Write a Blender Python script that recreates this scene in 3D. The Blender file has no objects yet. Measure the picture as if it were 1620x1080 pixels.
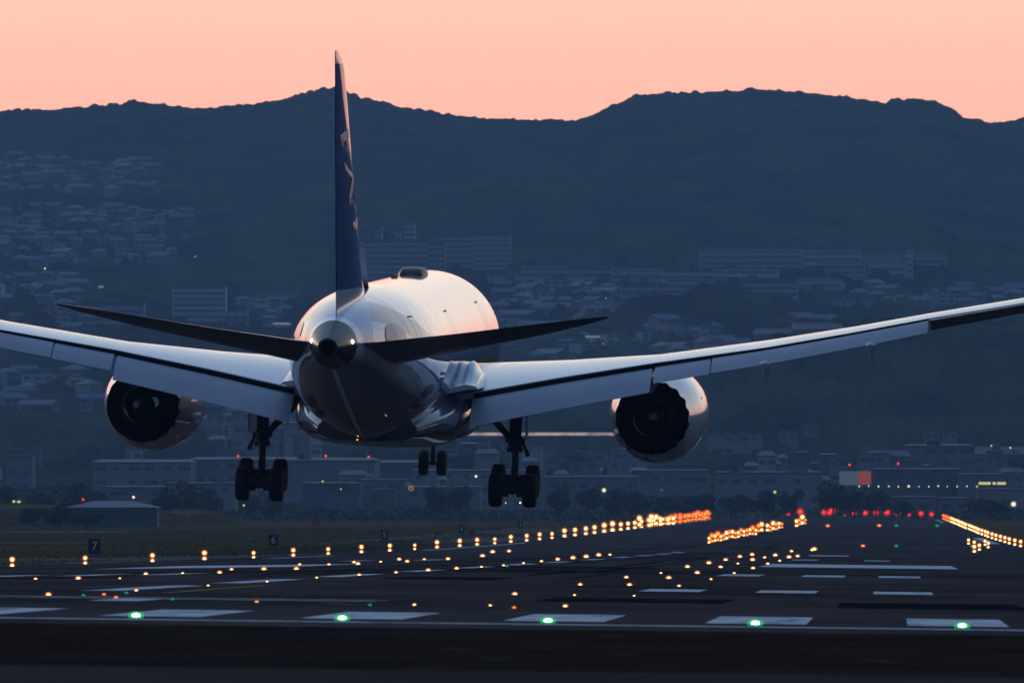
import bpy, math, random
import numpy as np
from mathutils import Vector, Matrix, Euler
random.seed(7)
rng = np.random.default_rng(11)
SC = bpy.context.scene
COL = SC.collection
R = math.radians
F = 18000.0                       # focal length in photo pixels (400 mm lens, 1620 px wide frame)
VX, VY = 1405.0, 805.0            # where the runway direction and the level horizon fall

# ------------------------------------------------------------------ camera
cam = bpy.data.cameras.new('camera')
cam.lens = 400.0; cam.sensor_width = 36.0; cam.sensor_fit = 'HORIZONTAL'
cam.dof.use_dof = True; cam.dof.focus_distance = 435.0; cam.dof.aperture_fstop = 8.0
cam.clip_start = 1.0; cam.clip_end = 60000.0
co = bpy.data.objects.new('camera', cam); COL.objects.link(co)
co.location = (0, 0, 0)
co.rotation_euler = (R(90) + math.atan((VY - 540) / F), 0, math.atan((VX - 810) / F))
SC.camera = co

# ------------------------------------------------------------------ world: dusk sky
SUN_AZ = R(-24)                   # the glow stands ahead and to the left of the runway heading
w = bpy.data.worlds.new('World'); SC.world = w; w.use_nodes = True
wn = w.node_tree; wn.nodes.clear(); L = wn.links.new
out = wn.nodes.new('ShaderNodeOutputWorld')
sky = wn.nodes.new('ShaderNodeTexSky'); sky.sky_type = 'NISHITA'; sky.sun_disc = False
sky.sun_elevation = R(1.0); sky.sun_rotation = SUN_AZ; sky.dust_density = 3.0; sky.ozone_density = 3.0
bg1 = wn.nodes.new('ShaderNodeBackground'); bg1.inputs[1].default_value = 0.004
L(sky.outputs[0], bg1.inputs[0])
tc = wn.nodes.new('ShaderNodeTexCoord'); sep = wn.nodes.new('ShaderNodeSeparateXYZ')
L(tc.outputs['Generated'], sep.inputs[0])
def ramp(nt, pts, interp='LINEAR'):
    r = nt.nodes.new('ShaderNodeValToRGB'); cr = r.color_ramp; cr.interpolation = interp
    while len(cr.elements) < len(pts): cr.elements.new(0.5)
    for e, (p, c) in zip(cr.elements, pts): e.position = p; e.color = (*c, 1)
    return r
glow = ramp(wn, [(0.0, (.66, .235, .145)), (0.020, (.70, .264, .166)), (0.045, (.73, .368, .255)), (0.09, (.52, .42, .34)),
                 (0.17, (.31, .32, .32)), (0.33, (.135, .185, .26)), (0.6, (.058, .094, .165)), (1.0, (.038, .066, .122))])
back = ramp(wn, [(0.0, (.001, .001, .002)), (0.13, (.004, .006, .012)), (0.3, (.021, .042, .088)), (0.6, (.036, .068, .135)), (1.0, (.038, .066, .122))])
L(sep.outputs[2], glow.inputs[0]); L(sep.outputs[2], back.inputs[0])
dot = wn.nodes.new('ShaderNodeVectorMath'); dot.operation = 'DOT_PRODUCT'
dot.inputs[1].default_value = (math.sin(SUN_AZ), math.cos(SUN_AZ), 0)
L(tc.outputs['Generated'], dot.inputs[0])
mr = wn.nodes.new('ShaderNodeMapRange'); mr.interpolation_type = 'SMOOTHSTEP'
mr.inputs[1].default_value = -0.1; mr.inputs[2].default_value = 0.95
L(dot.outputs['Value'], mr.inputs[0])
mx = wn.nodes.new('ShaderNodeMixRGB'); L(mr.outputs[0], mx.inputs[0]); L(back.outputs[0], mx.inputs[1]); L(glow.outputs[0], mx.inputs[2])
bg2 = wn.nodes.new('ShaderNodeBackground'); bg2.inputs[1].default_value = 3.0
L(mx.outputs[0], bg2.inputs[0])
ad = wn.nodes.new('ShaderNodeAddShader'); L(bg1.outputs[0], ad.inputs[0]); L(bg2.outputs[0], ad.inputs[1]); L(ad.outputs[0], out.inputs[0])

afterglow_lamp = bpy.data.lights.new('afterglow_lamp', 'SUN'); afterglow_lamp.energy = 0.25; afterglow_lamp.angle = R(14); afterglow_lamp.color = (1.0, .55, .38)  # soft lamp added for a pink rim; the sun itself is down
so = bpy.data.objects.new('afterglow_lamp', afterglow_lamp); COL.objects.link(so)
sel = R(3.0)
so.rotation_euler = Vector((-math.sin(SUN_AZ) * math.cos(sel), -math.cos(SUN_AZ) * math.cos(sel), -math.sin(sel))).to_track_quat('-Z', 'Y').to_euler()

SC.view_settings.view_transform = 'Standard'; SC.view_settings.look = 'None'
SC.view_settings.exposure = 0.0; SC.view_settings.gamma = 1.0
SC.cycles.use_denoising = True
SC.cycles.volume_bounces = 0; SC.cycles.max_bounces = 6; SC.cycles.transparent_max_bounces = 32
SC.cycles.sample_clamp_indirect = 4.0

# ------------------------------------------------------------------ materials
def srgb(r, g, b):
    f = lambda c: (c / 255 / 12.92) if c / 255 <= .04045 else ((c / 255 + .055) / 1.055) ** 2.4
    return (f(r), f(g), f(b))
def mat(name, col, rough=.6, metal=0., spec=.5, coat=0., var=.0, vscale=(1, 1, 1), bump=0., bscale=8.):
    m = bpy.data.materials.new(name); m.use_nodes = True
    nt = m.node_tree; p = nt.nodes['Principled BSDF']
    p.inputs['Base Color'].default_value = (*col, 1); p.inputs['Roughness'].default_value = rough
    p.inputs['Metallic'].default_value = metal; p.inputs['Specular IOR Level'].default_value = spec
    p.inputs['Coat Weight'].default_value = coat; p.inputs['Coat Roughness'].default_value = .03
    t = nt.nodes.new('ShaderNodeTexCoord'); mp = nt.nodes.new('ShaderNodeMapping'); mp.inputs['Scale'].default_value = vscale
    nt.links.new(t.outputs['Object'], mp.inputs[0])
    n = nt.nodes.new('ShaderNodeTexNoise'); n.inputs['Scale'].default_value = 1.0; n.inputs['Detail'].default_value = 5.
    nt.links.new(mp.outputs[0], n.inputs['Vector'])
    if var > 0:
        a = tuple(c * (1 - var) for c in col); b = tuple(min(1, c * (1 + var)) for c in col)
        r = ramp(nt, [(.3, a), (.7, b)]); nt.links.new(n.outputs['Fac'], r.inputs[0]); nt.links.new(r.outputs[0], p.inputs['Base Color'])
    if bump > 0:
        n2 = nt.nodes.new('ShaderNodeTexNoise'); n2.inputs['Scale'].default_value = bscale
        nt.links.new(t.outputs['Object'], n2.inputs['Vector'])
        b = nt.nodes.new('ShaderNodeBump'); b.inputs['Strength'].default_value = bump; nt.links.new(n2.outputs['Fac'], b.inputs['Height'])
        nt.links.new(b.outputs[0], p.inputs['Normal'])
    return m
def emat(name, col, s, sample=False):
    m = bpy.data.materials.new(name); m.use_nodes = True
    nt = m.node_tree; nt.nodes.clear(); o = nt.nodes.new('ShaderNodeOutputMaterial'); e = nt.nodes.new('ShaderNodeEmission')
    e.inputs[0].default_value = (*col, 1); e.inputs[1].default_value = s; nt.links.new(e.outputs[0], o.inputs[0])
    m.cycles.emission_sampling = 'FRONT' if sample else 'NONE'
    return m
def halo_mat(name, col, s, fac):            # see-through emissive shell imitating the halo round a lamp
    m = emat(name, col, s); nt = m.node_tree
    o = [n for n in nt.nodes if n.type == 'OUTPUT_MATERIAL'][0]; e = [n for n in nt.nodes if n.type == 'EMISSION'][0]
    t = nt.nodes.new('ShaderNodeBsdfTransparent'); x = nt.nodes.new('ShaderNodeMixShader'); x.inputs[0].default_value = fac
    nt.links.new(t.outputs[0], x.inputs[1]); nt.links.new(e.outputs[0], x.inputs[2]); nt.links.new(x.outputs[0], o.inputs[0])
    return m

# ------------------------------------------------------------------ mesh helper
class MB:
    def __init__(s): s.v = []; s.f = []
    def add(s, vs, fs):
        o = len(s.v); s.v += [tuple(p) for p in vs]; s.f += [tuple(i + o for i in f) for f in fs]; return s
    def box(s, x0, x1, y0, y1, z0, z1, rz=0, c=(0, 0)):
        vs = [(x, y, z) for z in (z0, z1) for x, y in ((x0, y0), (x1, y0), (x1, y1), (x0, y1))]
        if rz:
            cr, sr = math.cos(rz), math.sin(rz)
            vs = [(c[0] + (x - c[0]) * cr - (y - c[1]) * sr, c[1] + (x - c[0]) * sr + (y - c[1]) * cr, z) for x, y, z in vs]
        return s.add(vs, [(3, 2, 1, 0), (4, 5, 6, 7), (0, 1, 5, 4), (1, 2, 6, 5), (2, 3, 7, 6), (3, 0, 4, 7)])
    def rings(s, rings, closed=True, cap0=True, cap1=True):
        n = len(rings[0]); vs = [p for r in rings for p in r]; fs = []
        for i in range(len(rings) - 1):
            for j in range(n if closed else n - 1):
                k = (j + 1) % n
                fs.append((i * n + j, i * n + k, (i + 1) * n + k, (i + 1) * n + j))
        if cap0: fs.append(tuple(range(n - 1, -1, -1)))
        if cap1: fs.append(tuple((len(rings) - 1) * n + j for j in range(n)))
        return s.add(vs, fs)
    def tube(s, a, b, ra, rb=None, n=12):
        rb = ra if rb is None else rb; a = Vector(a); b = Vector(b); d = (b - a).normalized()
        u = d.orthogonal().normalized(); v = d.cross(u)
        return s.rings([[tuple(c + (u * math.cos(t) + v * math.sin(t)) * r) for t in [2 * math.pi * k / n for k in range(n)]] for c, r in ((a, ra), (b, rb))])
    def sphere(s, c, r, nu=12, nv=8, sz=1.0, z0=-1.0):
        rr = []
        for i in range(nv + 1):
            t = -math.pi / 2 + math.pi * i / nv; z = max(math.sin(t), z0); q = max(math.cos(t), 1e-3)
            rr.append([(c[0] + r * q * math.cos(2 * math.pi * k / nu), c[1] + r * q * math.sin(2 * math.pi * k / nu), c[2] + r * sz * z) for k in range(nu)])
        return s.rings(rr)
    def revolve_y(s, prof, c, n=48, cap0=False, cap1=False, mod=None):   # prof: (y, r) about an axis along Y
        rr = []
        for i, (y, r) in enumerate(prof):
            ring = []
            for k in range(n):
                t = 2 * math.pi * k / n; yy, r2 = (y, r) if mod is None else mod(i, t, y, r)
                ring.append((c[0] + r2 * math.cos(t), c[1] + yy, c[2] + r2 * math.sin(t)))
            rr.append(ring)
        return s.rings(rr, cap0=cap0, cap1=cap1)
    def build(s, name, m, parent=None, smooth=False, loc=None):
        me = bpy.data.meshes.new(name); me.from_pydata(s.v, [], s.f); me.update()
        import bmesh
        bm = bmesh.new(); bm.from_mesh(me); bmesh.ops.recalc_face_normals(bm, faces=bm.faces); bm.to_mesh(me); bm.free()
        me.materials.append(m)
        if smooth:
            me.polygons.foreach_set('use_smooth', [True] * len(me.polygons))
            me.set_sharp_from_angle(angle=R(38))
        o = bpy.data.objects.new(name, me); COL.objects.link(o)
        if parent: o.parent = parent
        if loc: o.location = loc
        return o
def tag(o, label=None, cat=None, group=None, kind=None):
    if label: o['label'] = label
    if cat: o['category'] = cat
    if group: o['group'] = group
    if kind: o['kind'] = kind
    return o
def thing(name, label, cat, loc, rz=0, group=None):
    o = bpy.data.objects.new(name, None); COL.objects.link(o); o.location = loc; o.rotation_euler = (0, 0, rz)
    o.empty_display_size = .2
    return tag(o, label, cat, group)
def kids(o): return KID.get(o.name, [])
def copy_thing(r, loc, rz=None, scale=None, label=None, group=None):
    c = r.copy(); COL.objects.link(c); c.location = loc
    if rz is not None: c.rotation_euler = (0, 0, rz)
    if scale is not None: c.scale = (scale,) * 3 if isinstance(scale, (int, float)) else scale
    if label: c['label'] = label
    if group: c['group'] = group
    for ch in list(r.children):
        d = ch.copy(); COL.objects.link(d); d.parent = c
        for g in list(ch.children):
            e = g.copy(); COL.objects.link(e); e.parent = d
    return c

# ------------------------------------------------------------------ terrain height
PK = [(-60, -1.40), (90, -1.42), (165, -1.50), (260, -1.82), (358, -2.10), (460, -2.38), (583, -2.72), (700, -3.02), (871, -3.42), (1111, -3.80),
      (1351, -3.98), (1591, -4.0), (1900, -3.78), (2163, -3.5), (2540, -3.05), (3070, -2.55), (3260, -2.2), (3480, -1.0), (3700, -0.3), (12000, -0.3)]
pkx = np.array([p[0] for p in PK], float); pkz = np.array([p[1] for p in PK], float)
YK = sorted(set([-60, 90, 112, 155, 165] + list(range(200, 3500, 50)) + [3600, 3700, 12000]))
def smoothp(y): 
    d = np.array([-30, -15, 0, 15, 30.]); return float(np.mean(np.interp(y + d, pkx, pkz)))
PZ = [smoothp(y) if 150 < y < 3650 else float(np.interp(y, pkx, pkz)) for y in YK]
XK = [-11000, -72, -47, -17, 13, 45, 11000]; CZ = [-.62, -.62, -.36, 0, -.36, -.5, -.5]
def H(x, y): return float(np.interp(y, YK, PZ) + np.interp(x, XK, CZ))
def sheet(name, rects, m, lift, parent=None, kind=None):
    mb = MB()
    for x0, x1, y0, y1 in rects:
        xs = [x0] + [k for k in XK if x0 < k < x1] + [x1]; ys = [y0] + [k for k in YK if y0 < k < y1] + [y1]
        vs = [(x, y, H(x, y) + lift) for y in ys for x in xs]; n = len(xs)
        mb.add(vs, [(j * n + i, j * n + i + 1, (j + 1) * n + i + 1, (j + 1) * n + i) for j in range(len(ys) - 1) for i in range(n - 1)])
    o = mb.build(name, m, parent)
    if kind: o['kind'] = kind
    return o

RIDGE = [(-4000, 200), (-1500, 150), (-300, 176), (0, 172), (95, 170), (150, 165), (215, 156), (240, 160), (310, 169), (400, 160), (450, 152), (500, 140), (530, 136), (560, 148), (640, 167),
         (700, 177), (760, 184), (830, 186), (900, 189), (925, 185), (960, 167), (1010, 148), (1080, 143), (1150, 142), (1200, 139), (1260, 142), (1320, 149),
         (1400, 160), (1420, 156), (1450, 153), (1490, 162), (1525, 184), (1560, 191), (1590, 192), (1620, 184), (1900, 170), (3200, 220), (5000, 260)]
rx = np.array([p[0] for p in RIDGE], float); ry = np.array([p[1] for p in RIDGE], float)
TY = np.array([3700, 4500, 5000, 5500, 6000, 6500, 7000, 7500, 8000, 8600, 9300, 9900.]); TB = np.array([-.3, 15, 35, 60, 88, 118, 150, 190, 240, 287, 235, 120.])
def vnoise(x, y, seed):
    xi = np.floor(x).astype(int); yi = np.floor(y).astype(int); fx = x - xi; fy = y - yi
    fx = fx * fx * (3 - 2 * fx); fy = fy * fy * (3 - 2 * fy)
    def h(a, b):
        n = (a * 374761393 + b * 668265263 + seed * 1442695041) & 0xffffffff
        n = ((n ^ (n >> 13)) * 1274126177) & 0xffffffff
        return ((n ^ (n >> 16)) & 0xffff) / 65535.
    return (h(xi, yi) * (1 - fx) + h(xi + 1, yi) * fx) * (1 - fy) + (h(xi, yi + 1) * (1 - fx) + h(xi + 1, yi + 1) * fx) * fy
def T(X, Y):
    X = np.asarray(X, float); Y = np.asarray(Y, float)
    px = VX + F * X / Y
    ridge = (VY - np.interp(px, rx, ry)) / F * 8600 - 5.0
    z = np.interp(Y, TY, TB)
    wgt = np.clip((Y - 6000) / 2600, 0, 1) ** 1.5
    z = z * (1 - wgt) + wgt * (z / 287.) * ridge
    amp = np.clip((Y - 4300) / 1500, 0, 1) * np.clip((8500 - Y) / 900, 0, 1)
    z = z + amp * (30 * (vnoise(X / 120., Y / 420., 3) - .5) + 9 * (vnoise(X / 60., Y / 120., 5) - .5))
    z = z + 40 * np.exp(-((Y - 4950) / 300.) ** 2) * np.clip((px - 980) / 260, 0, 1)       # wooded knoll on the right
    z = z + 22 * np.exp(-((Y - 6150) / 180.) ** 2) * np.exp(-((px - 1150) / 170.) ** 2)
    return z
def ground_at(x, y):                        # true ground height anywhere
    return H(x, y) if y < 3700 else max(H(x, y), float(T(x, y)))
def unproj(px, py, y0=92., y1=8600.):       # where a sight line through a photo point meets the ground
    D = y0; step = 2.
    while D < y1:
        X = (px - VX) * D / F; Z = (VY - py) * D / F
        if ground_at(X, D) >= Z: 
            lo, hi = D - step, D
            for _ in range(12):
                m_ = (lo + hi) / 2
                if ground_at((px - VX) * m_ / F, m_) >= (VY - py) * m_ / F: hi = m_
                else: lo = m_
            X = (px - VX) * hi / F; return (X, hi, ground_at(X, hi))
        step = max(1.5, D * .008); D += step
    return ((px - VX) * y1 / F, y1, ground_at((px - VX) * y1 / F, y1))
def at(px, D): return (px - VX) * D / F

# ------------------------------------------------------------------ ground materials
def ground_mat(name, base, alt, sc1, thr=(.42, .62), fine=30., rough=.92, third=None):
    m = bpy.data.materials.new(name); m.use_nodes = True; nt = m.node_tree; p = nt.nodes['Principled BSDF']
    p.inputs['Roughness'].default_value = rough; p.inputs['Specular IOR Level'].default_value = .0
    t = nt.nodes.new('ShaderNodeTexCoord'); mp = nt.nodes.new('ShaderNodeMapping'); mp.inputs['Scale'].default_value = sc1
    nt.links.new(t.outputs['Object'], mp.inputs[0])
    n = nt.nodes.new('ShaderNodeTexNoise'); n.inputs['Scale'].default_value = 1.; n.inputs['Detail'].default_value = 8.; n.inputs['Roughness'].default_value = .62
    nt.links.new(mp.outputs[0], n.inputs['Vector'])
    r = ramp(nt, [(thr[0], base), (thr[1], alt)]) if third is None else ramp(nt, [(thr[0], base), (.5 * (thr[0] + thr[1]), third), (thr[1], alt)])
    nt.links.new(n.outputs['Fac'], r.inputs[0])
    n2 = nt.nodes.new('ShaderNodeTexNoise'); n2.inputs['Scale'].default_value = fine; n2.inputs['Detail'].default_value = 4.
    nt.links.new(t.outputs['Object'], n2.inputs['Vector'])
    r2 = ramp(nt, [(.3, (.72, .72, .72)), (.7, (1.25, 1.25, 1.25))]); nt.links.new(n2.outputs['Fac'], r2.inputs[0])
    x = nt.nodes.new('ShaderNodeMixRGB'); x.blend_type = 'MULTIPLY'; x.inputs[0].default_value = 1.
    nt.links.new(r.outputs[0], x.inputs[1]); nt.links.new(r2.outputs[0], x.inputs[2]); nt.links.new(x.outputs[0], p.inputs['Base Color'])
    return m
M_grass = ground_mat('grass_ground', (.088, .054, .012), (.240, .140, .048), (.012, .022, 1), (.44, .64), 1.5, third=(.104, .072, .018))
M_asph = ground_mat('runway_asphalt', (.050, .040, .036), (.108, .086, .080), (.09, .022, 1), (.36, .66), 6.)
M_dark = ground_mat('dark_asphalt', (.034, .022, .017), (.056, .037, .028), (.5, .12, 1), (.45, .75), 9., rough=.97)
M_pave = ground_mat('blast_pad', (.058, .045, .040), (.078, .062, .054), (.2, .06, 1), (.35, .65), 12.)
M_paint = ground_mat('runway_paint', (.26, .25, .25), (.74, .73, .71), (1.6, .25, 1), (.30, .50), 9., rough=.7)
M_yel = ground_mat('yellow_paint', (.30, .19, .06), (.45, .30, .10), (1., .3, 1), (.3, .6), 10., rough=.8)
M_straw = ground_mat('dry_grass', (.10, .085, .055), (.24, .20, .14), (.06, .2, 1), (.38, .6), 2.)

# ground sheet: near field planar cells, out to the foot of the hills and to the sides
g = sheet('ground', [(-11000, 11000, -60, 12000)], M_grass, 0.0, kind='structure')
sheet('runway', [(-52.5, 18.5, 155, 3190)], M_asph, .010, kind='structure')
sheet('runway_shoulder', [(-400, 300, 112, 155)], M_dark, .010, kind='structure')
sheet('blast_pad', [(-400, 300, -60, 112)], M_pave, .010, kind='structure')
sheet('taxiway', [(-400, -52.5, 155, 560), (18.5, 60, 155, 1500)], M_asph, .008, kind='structure')
sheet('dirt_strip', [(-75, -52.5, 628, 1080), (-300, -110, 1540, 1590), (-300, -140, 2050, 2180), (-78, -52.5, 1500, 2300)], M_straw, .012, kind='structure')

mk = []
for i in range(-15, 3):                                       # threshold stripes, 1.5 m wide on a 3 m pitch
    x0 = 0.32 + 3.0 * i - .03; mk.append((x0, x0 + 1.5, 168.5, 183.5))
sheet('threshold_line', [(-47, 13, 161.8, 163.2)], M_paint, .018, kind='structure')
sheet('threshold_marking', mk, M_paint, .018, kind='structure')
tz = [(x, x + 1.45, 273.5, 287.5) for x in (-6.0, -3.2, -.36)] + [(x, x + 1.5, 397, 418) for x in (-6.0, -3.05, -.35)] + \
     [(x, x + 1.45, 273.5, 287.5) for x in (-29.4, -32.2, -35.1)] + [(x, x + 1.5, 397, 418) for x in (-26.3, -29.2, -32.2)] + \
     [(x, x + 1.6, 700, 722) for x in (-6.0, -1.5)] + [(x, x + 3, 850, 880) for x in (-6.0,)] + [(x, x + 1.6, 700, 722) for x in (-29.4, -34)]
sheet('touchdown_zone_marking', tz, M_paint, .018, kind='structure')
sheet('aiming_point_marking', [(-6.1, 3.3, 533, 600), (-37.3, -27.9, 533, 600)], M_paint, .018, kind='structure')
sheet('centre_line_marking', [(-17.45, -16.55, y, y + 30) for y in [245, 292, 344, 400, 452, 510, 570, 640, 710]] +
      [(-17.45, -16.55, y, y + 30) for y in range(780, 960, 60)], M_paint, .018, kind='structure')
sheet('side_line_marking', [(-47.4, -46.5, 1150, 1480), (-47.4, -46.5, 860, 960), (12.6, 14.0, 1420, 1700), (12.6, 13.5, 2700, 3100), (-14.5, -13.6, 206, 216)], M_paint, .016, kind='structure')
sheet('taxi_line_marking', [(-60, -9.6, 213.0, 214.2), (-60, -9.6, 217.5, 218.6)], M_paint, .022, kind='structure')
# slanted yellow lead-in line
mb = MB(); 
for a, b in (((250, 939), (410, 927)), ((500, 955.5), (545, 957.5))):
    A = unproj(*a); B = unproj(*b); n = 8
    for i in range(n):
        p = [(A[0] + (B[0] - A[0]) * t, A[1] + (B[1] - A[1]) * t) for t in (i / n, (i + 1) / n)]
        mb.add([(p[0][0], p[0][1], H(*p[0]) + .024), (p[0][0] + .25, p[0][1], H(p[0][0] + .25, p[0][1]) + .024), (p[1][0] + .25, p[1][1], H(p[1][0] + .25, p[1][1]) + .024), (p[1][0], p[1][1], H(*p[1]) + .024)], [(0, 1, 2, 3)])
mb.build('lead_in_marking', M_yel)['kind'] = 'structure'
# pale worn patches and dark crack lines of the near pavement
mb = MB(); mc = MB()
for k in range(46):
    y = random.uniform(118, 152); x = random.uniform(-9, 1.8) * y / 120; a = random.uniform(.05, .35); b = random.uniform(.3, 1.6); n = 9
    ring = [(x + a * math.cos(2 * math.pi * i / n) * random.uniform(.6, 1.2), y + b * math.sin(2 * math.pi * i / n) * random.uniform(.6, 1.2)) for i in range(n)]
    mb.add([(px, py, H(px, py) + .016) for px, py in ring], [tuple(range(n))])
M_patch = ground_mat('worn_patch', (.03, .025, .022), (.075, .055, .042), (3, .8, 1), (.4, .6), 20., rough=.97)
mb.build('pavement_patches', M_patch)['kind'] = 'structure'
rbm = []
for k in range(170):
    x = -17 + random.choice([-1, 1]) * random.gauss(4.9, 1.6); y = random.uniform(330, 1250); rbm.append((x, x + random.uniform(.15, .45), y, y + random.uniform(25, 120)))
rbm = [(a, b, c, d) for a, b, c, d in rbm if not (a < -17 < b)]
for i_, r_ in enumerate(rbm): pass
sheet('rubber_marks', rbm[:85], ground_mat('tyre_rubber_deposit', (.010, .010, .011), (.022, .021, .023), (2., .05, 1), (.4, .65), 8.), .014, kind='structure')
pt = []
for k in range(26):
    x = random.uniform(-50, 10); y = random.uniform(190, 900); pt.append((x, x + random.uniform(3, 9), y, y + random.uniform(6, 30)))
for i_, r_ in enumerate(pt): sheet('asphalt_patch', [r_], ground_mat('new_asphalt', (.014, .014, .016), (.024, .023, .026), (.3, .1, 1), (.3, .7), 8.) if i_ == 0 else bpy.data.materials['new_asphalt'], .0112 + .00006 * i_, kind='structure')
def seam(pts, wd):
    for a, b in zip(pts[:-1], pts[1:]):
        mc.add([(a[0] - wd, a[1], H(*a) + .017), (a[0] + wd, a[1], H(*a) + .017), (b[0] + wd, b[1], H(*b) + .017), (b[0] - wd, b[1], H(*b) + .017)], [(0, 1, 2, 3)])
seam([(-3.6, 97), (-3.2, 102), (-2.6, 106), (-2.3, 111)], .03)
for x in (-24, -31.5, -9.5):
    seam([(x, y) for y in range(190, 1300, 60)], .06)
for y in (200, 232, 330, 470):
    mc.add([(-47, y, H(-47, y) + .017), (-17, y, H(-17, y) + .017), (13, y, H(13, y) + .017), (13, y + .35, H(13, y + .35) + .017), (-17, y + .35, H(-17, y + .35) + .017), (-47, y + .35, H(-47, y + .35) + .017)], [(0, 1, 4, 5), (1, 2, 3, 4)])
mc.build('pavement_seams', mat('seam_tar', (.02, .019, .02), .95, spec=.05))['kind'] = 'structure'

# ------------------------------------------------------------------ hills: canopy covered terrain
CL = [(-60, 255, 245, 312, 46), (-60, 336, 305, 372, 44), (-60, 374, 300, 424, 40), (-60, 440, 150, 486, 18), (-60, 492, 130, 535, 10),
      (365, 478, 462, 522, 12), (775, 455, 970, 515, 30), (770, 520, 1190, 575, 36), (1310, 462, 1680, 492, 26), (1205, 512, 1350, 545, 9),
      (-60, 596, 150, 660, 16), (318, 605, 470, 690, 26)]
def canopy_mask(px, py):
    m = np.ones_like(px)
    for x0, y0, x1, y1, n in CL + [(560, 370, 820, 450, 0), (960, 395, 1510, 470, 0), (262, 470, 366, 530, 0)]:
        cx, cy, hx, hy = (x0 + x1) / 2, (y0 + y1) / 2, (x1 - x0) / 2, (y1 - y0) / 2
        d = np.maximum(np.abs(px - cx) / (hx + 8), np.abs(py - cy) / (hy + 6))
        m = np.minimum(m, np.clip((d - .9) / .25, 0, 1))
    m = np.maximum(m, np.clip((vnoise(px / 34., py / 9., 77) - .60) * 9, 0, 1))
    return m
az = np.concatenate([np.linspace(-1.05, -.092, 150)[:-1], np.linspace(-.092, .026, 1050), np.linspace(.026, 1.0, 150)[1:]])
dy = np.concatenate([np.arange(3700, 6000, 16.), np.arange(6000, 8300, 9.), np.arange(8300, 8760, 2.6), np.arange(8760, 9900, 45.)])
A_, Y_ = np.meshgrid(az, dy); X_ = A_ * Y_
Z_ = T(X_, Y_)
def domes(X, Y, cell, seed):
    gx = np.floor(X / cell).astype(int); gy = np.floor(Y / cell).astype(int); best = np.zeros_like(X)
    def h(a, b, k):
        n = (a * 73856093 + b * 19349663 + (seed + k) * 83492791) & 0xffffffff
        n = ((n ^ (n >> 15)) * 2246822519) & 0xffffffff
        return ((n ^ (n >> 13)) & 0xffff) / 65535.
    for i in (-1, 0, 1):
        for j in (-1, 0, 1):
            a = gx + i; b = gy + j
            cx = (a + h(a, b, 1)) * cell; cy = (b + h(a, b, 2)) * cell; rr = cell * (.55 + .45 * h(a, b, 3)); hh = .45 + .55 * h(a, b, 4)
            d2 = ((X - cx) ** 2 + (Y - cy) ** 2) / rr ** 2
            best = np.maximum(best, hh * np.sqrt(np.clip(1 - d2, 0, 1)))
    return best
cm = canopy_mask(VX + F * X_ / Y_, VY - F * Z_ / Y_)
fade = np.clip((Y_ - 3900) / 500, 0, 1)
Z_ = Z_ + fade * (domes(X_, Y_, 8.5, 1) * np.where(Y_ > 8250, 3.0, 5.5) * (.12 + .88 * cm) + domes(X_ + 31, Y_ + 17, 3.6, 9) * 2.3 * cm + np.clip(domes(X_ + 7, Y_ + 3, 9., 5) - .7, 0, 1) * 8 * cm)
n1, n2 = X_.shape
me = bpy.data.meshes.new('hills')
vv = np.stack([X_, Y_, Z_], -1).reshape(-1, 3).astype(np.float32)
idx = np.arange(n1 * n2).reshape(n1, n2)
q = np.stack([idx[:-1, :-1], idx[:-1, 1:], idx[1:, 1:], idx[1:, :-1]], -1).reshape(-1, 4).astype(np.int32)
me.vertices.add(len(vv)); me.vertices.foreach_set('co', vv.ravel()); me.loops.add(q.size); me.loops.foreach_set('vertex_index', q.ravel())
me.polygons.add(len(q)); me.polygons.foreach_set('loop_start', np.arange(0, q.size, 4, dtype=np.int32)); me.update(calc_edges=True)
M_hill = ground_mat('forest_canopy', (.010, .016, .009), (.062, .070, .030), (.02, .009, .02), (.38, .62), .35, rough=1.)
me.materials.append(M_hill); me.polygons.foreach_set('use_smooth', [True] * len(q))
ho = bpy.data.objects.new('hills', me); COL.objects.link(ho); ho['kind'] = 'structure'

# ------------------------------------------------------------------ buildings
UB = MB().box(0, 1, 0, 1, 0, 1).build('unit_box', M_asph); UBM = {}
def ubox(name, m, parent, x0, x1, y0, y1, z0, z1):
    if m.name not in UBM: d = UB.data.copy(); d.materials.clear(); d.materials.append(m); d.name = m.name + '_box'; UBM[m.name] = d
    o = bpy.data.objects.new(name, UBM[m.name]); COL.objects.link(o); o.parent = parent; o.location = (x0, y0, z0); o.scale = (x1 - x0, y1 - y0, z1 - z0); return o
def win_mat(name, wall, dark, wx, wz, fx=.55, fz=.5, gain=0):
    """plain wall coat with the slight grime of its own"""
    return mat(name, wall, .8, var=.18, vscale=(.15, .15, .4))
WALLS = [mat('pale_render', (0.258, 0.249, 0.241), .85, var=.15, vscale=(.2, .2, .5)), mat('grey_render', (.20, .20, .21), .85, var=.15, vscale=(.2, .2, .5)),
         mat('cream_render', (0.267, 0.241, 0.206), .85, var=.15, vscale=(.2, .2, .5)), mat('white_render', (0.344, 0.344, 0.344), .8, var=.1, vscale=(.2, .2, .5)),
         mat('dull_concrete', (.14, .14, .15), .9, var=.2, vscale=(.2, .2, .5))]
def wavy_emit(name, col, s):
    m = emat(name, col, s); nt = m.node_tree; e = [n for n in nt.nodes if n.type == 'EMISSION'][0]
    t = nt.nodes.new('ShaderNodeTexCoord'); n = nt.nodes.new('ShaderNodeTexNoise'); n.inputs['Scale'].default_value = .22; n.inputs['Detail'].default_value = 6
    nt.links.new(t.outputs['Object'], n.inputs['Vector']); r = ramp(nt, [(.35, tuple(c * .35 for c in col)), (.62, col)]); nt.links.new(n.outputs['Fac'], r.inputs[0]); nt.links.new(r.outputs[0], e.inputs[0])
    return m
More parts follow.
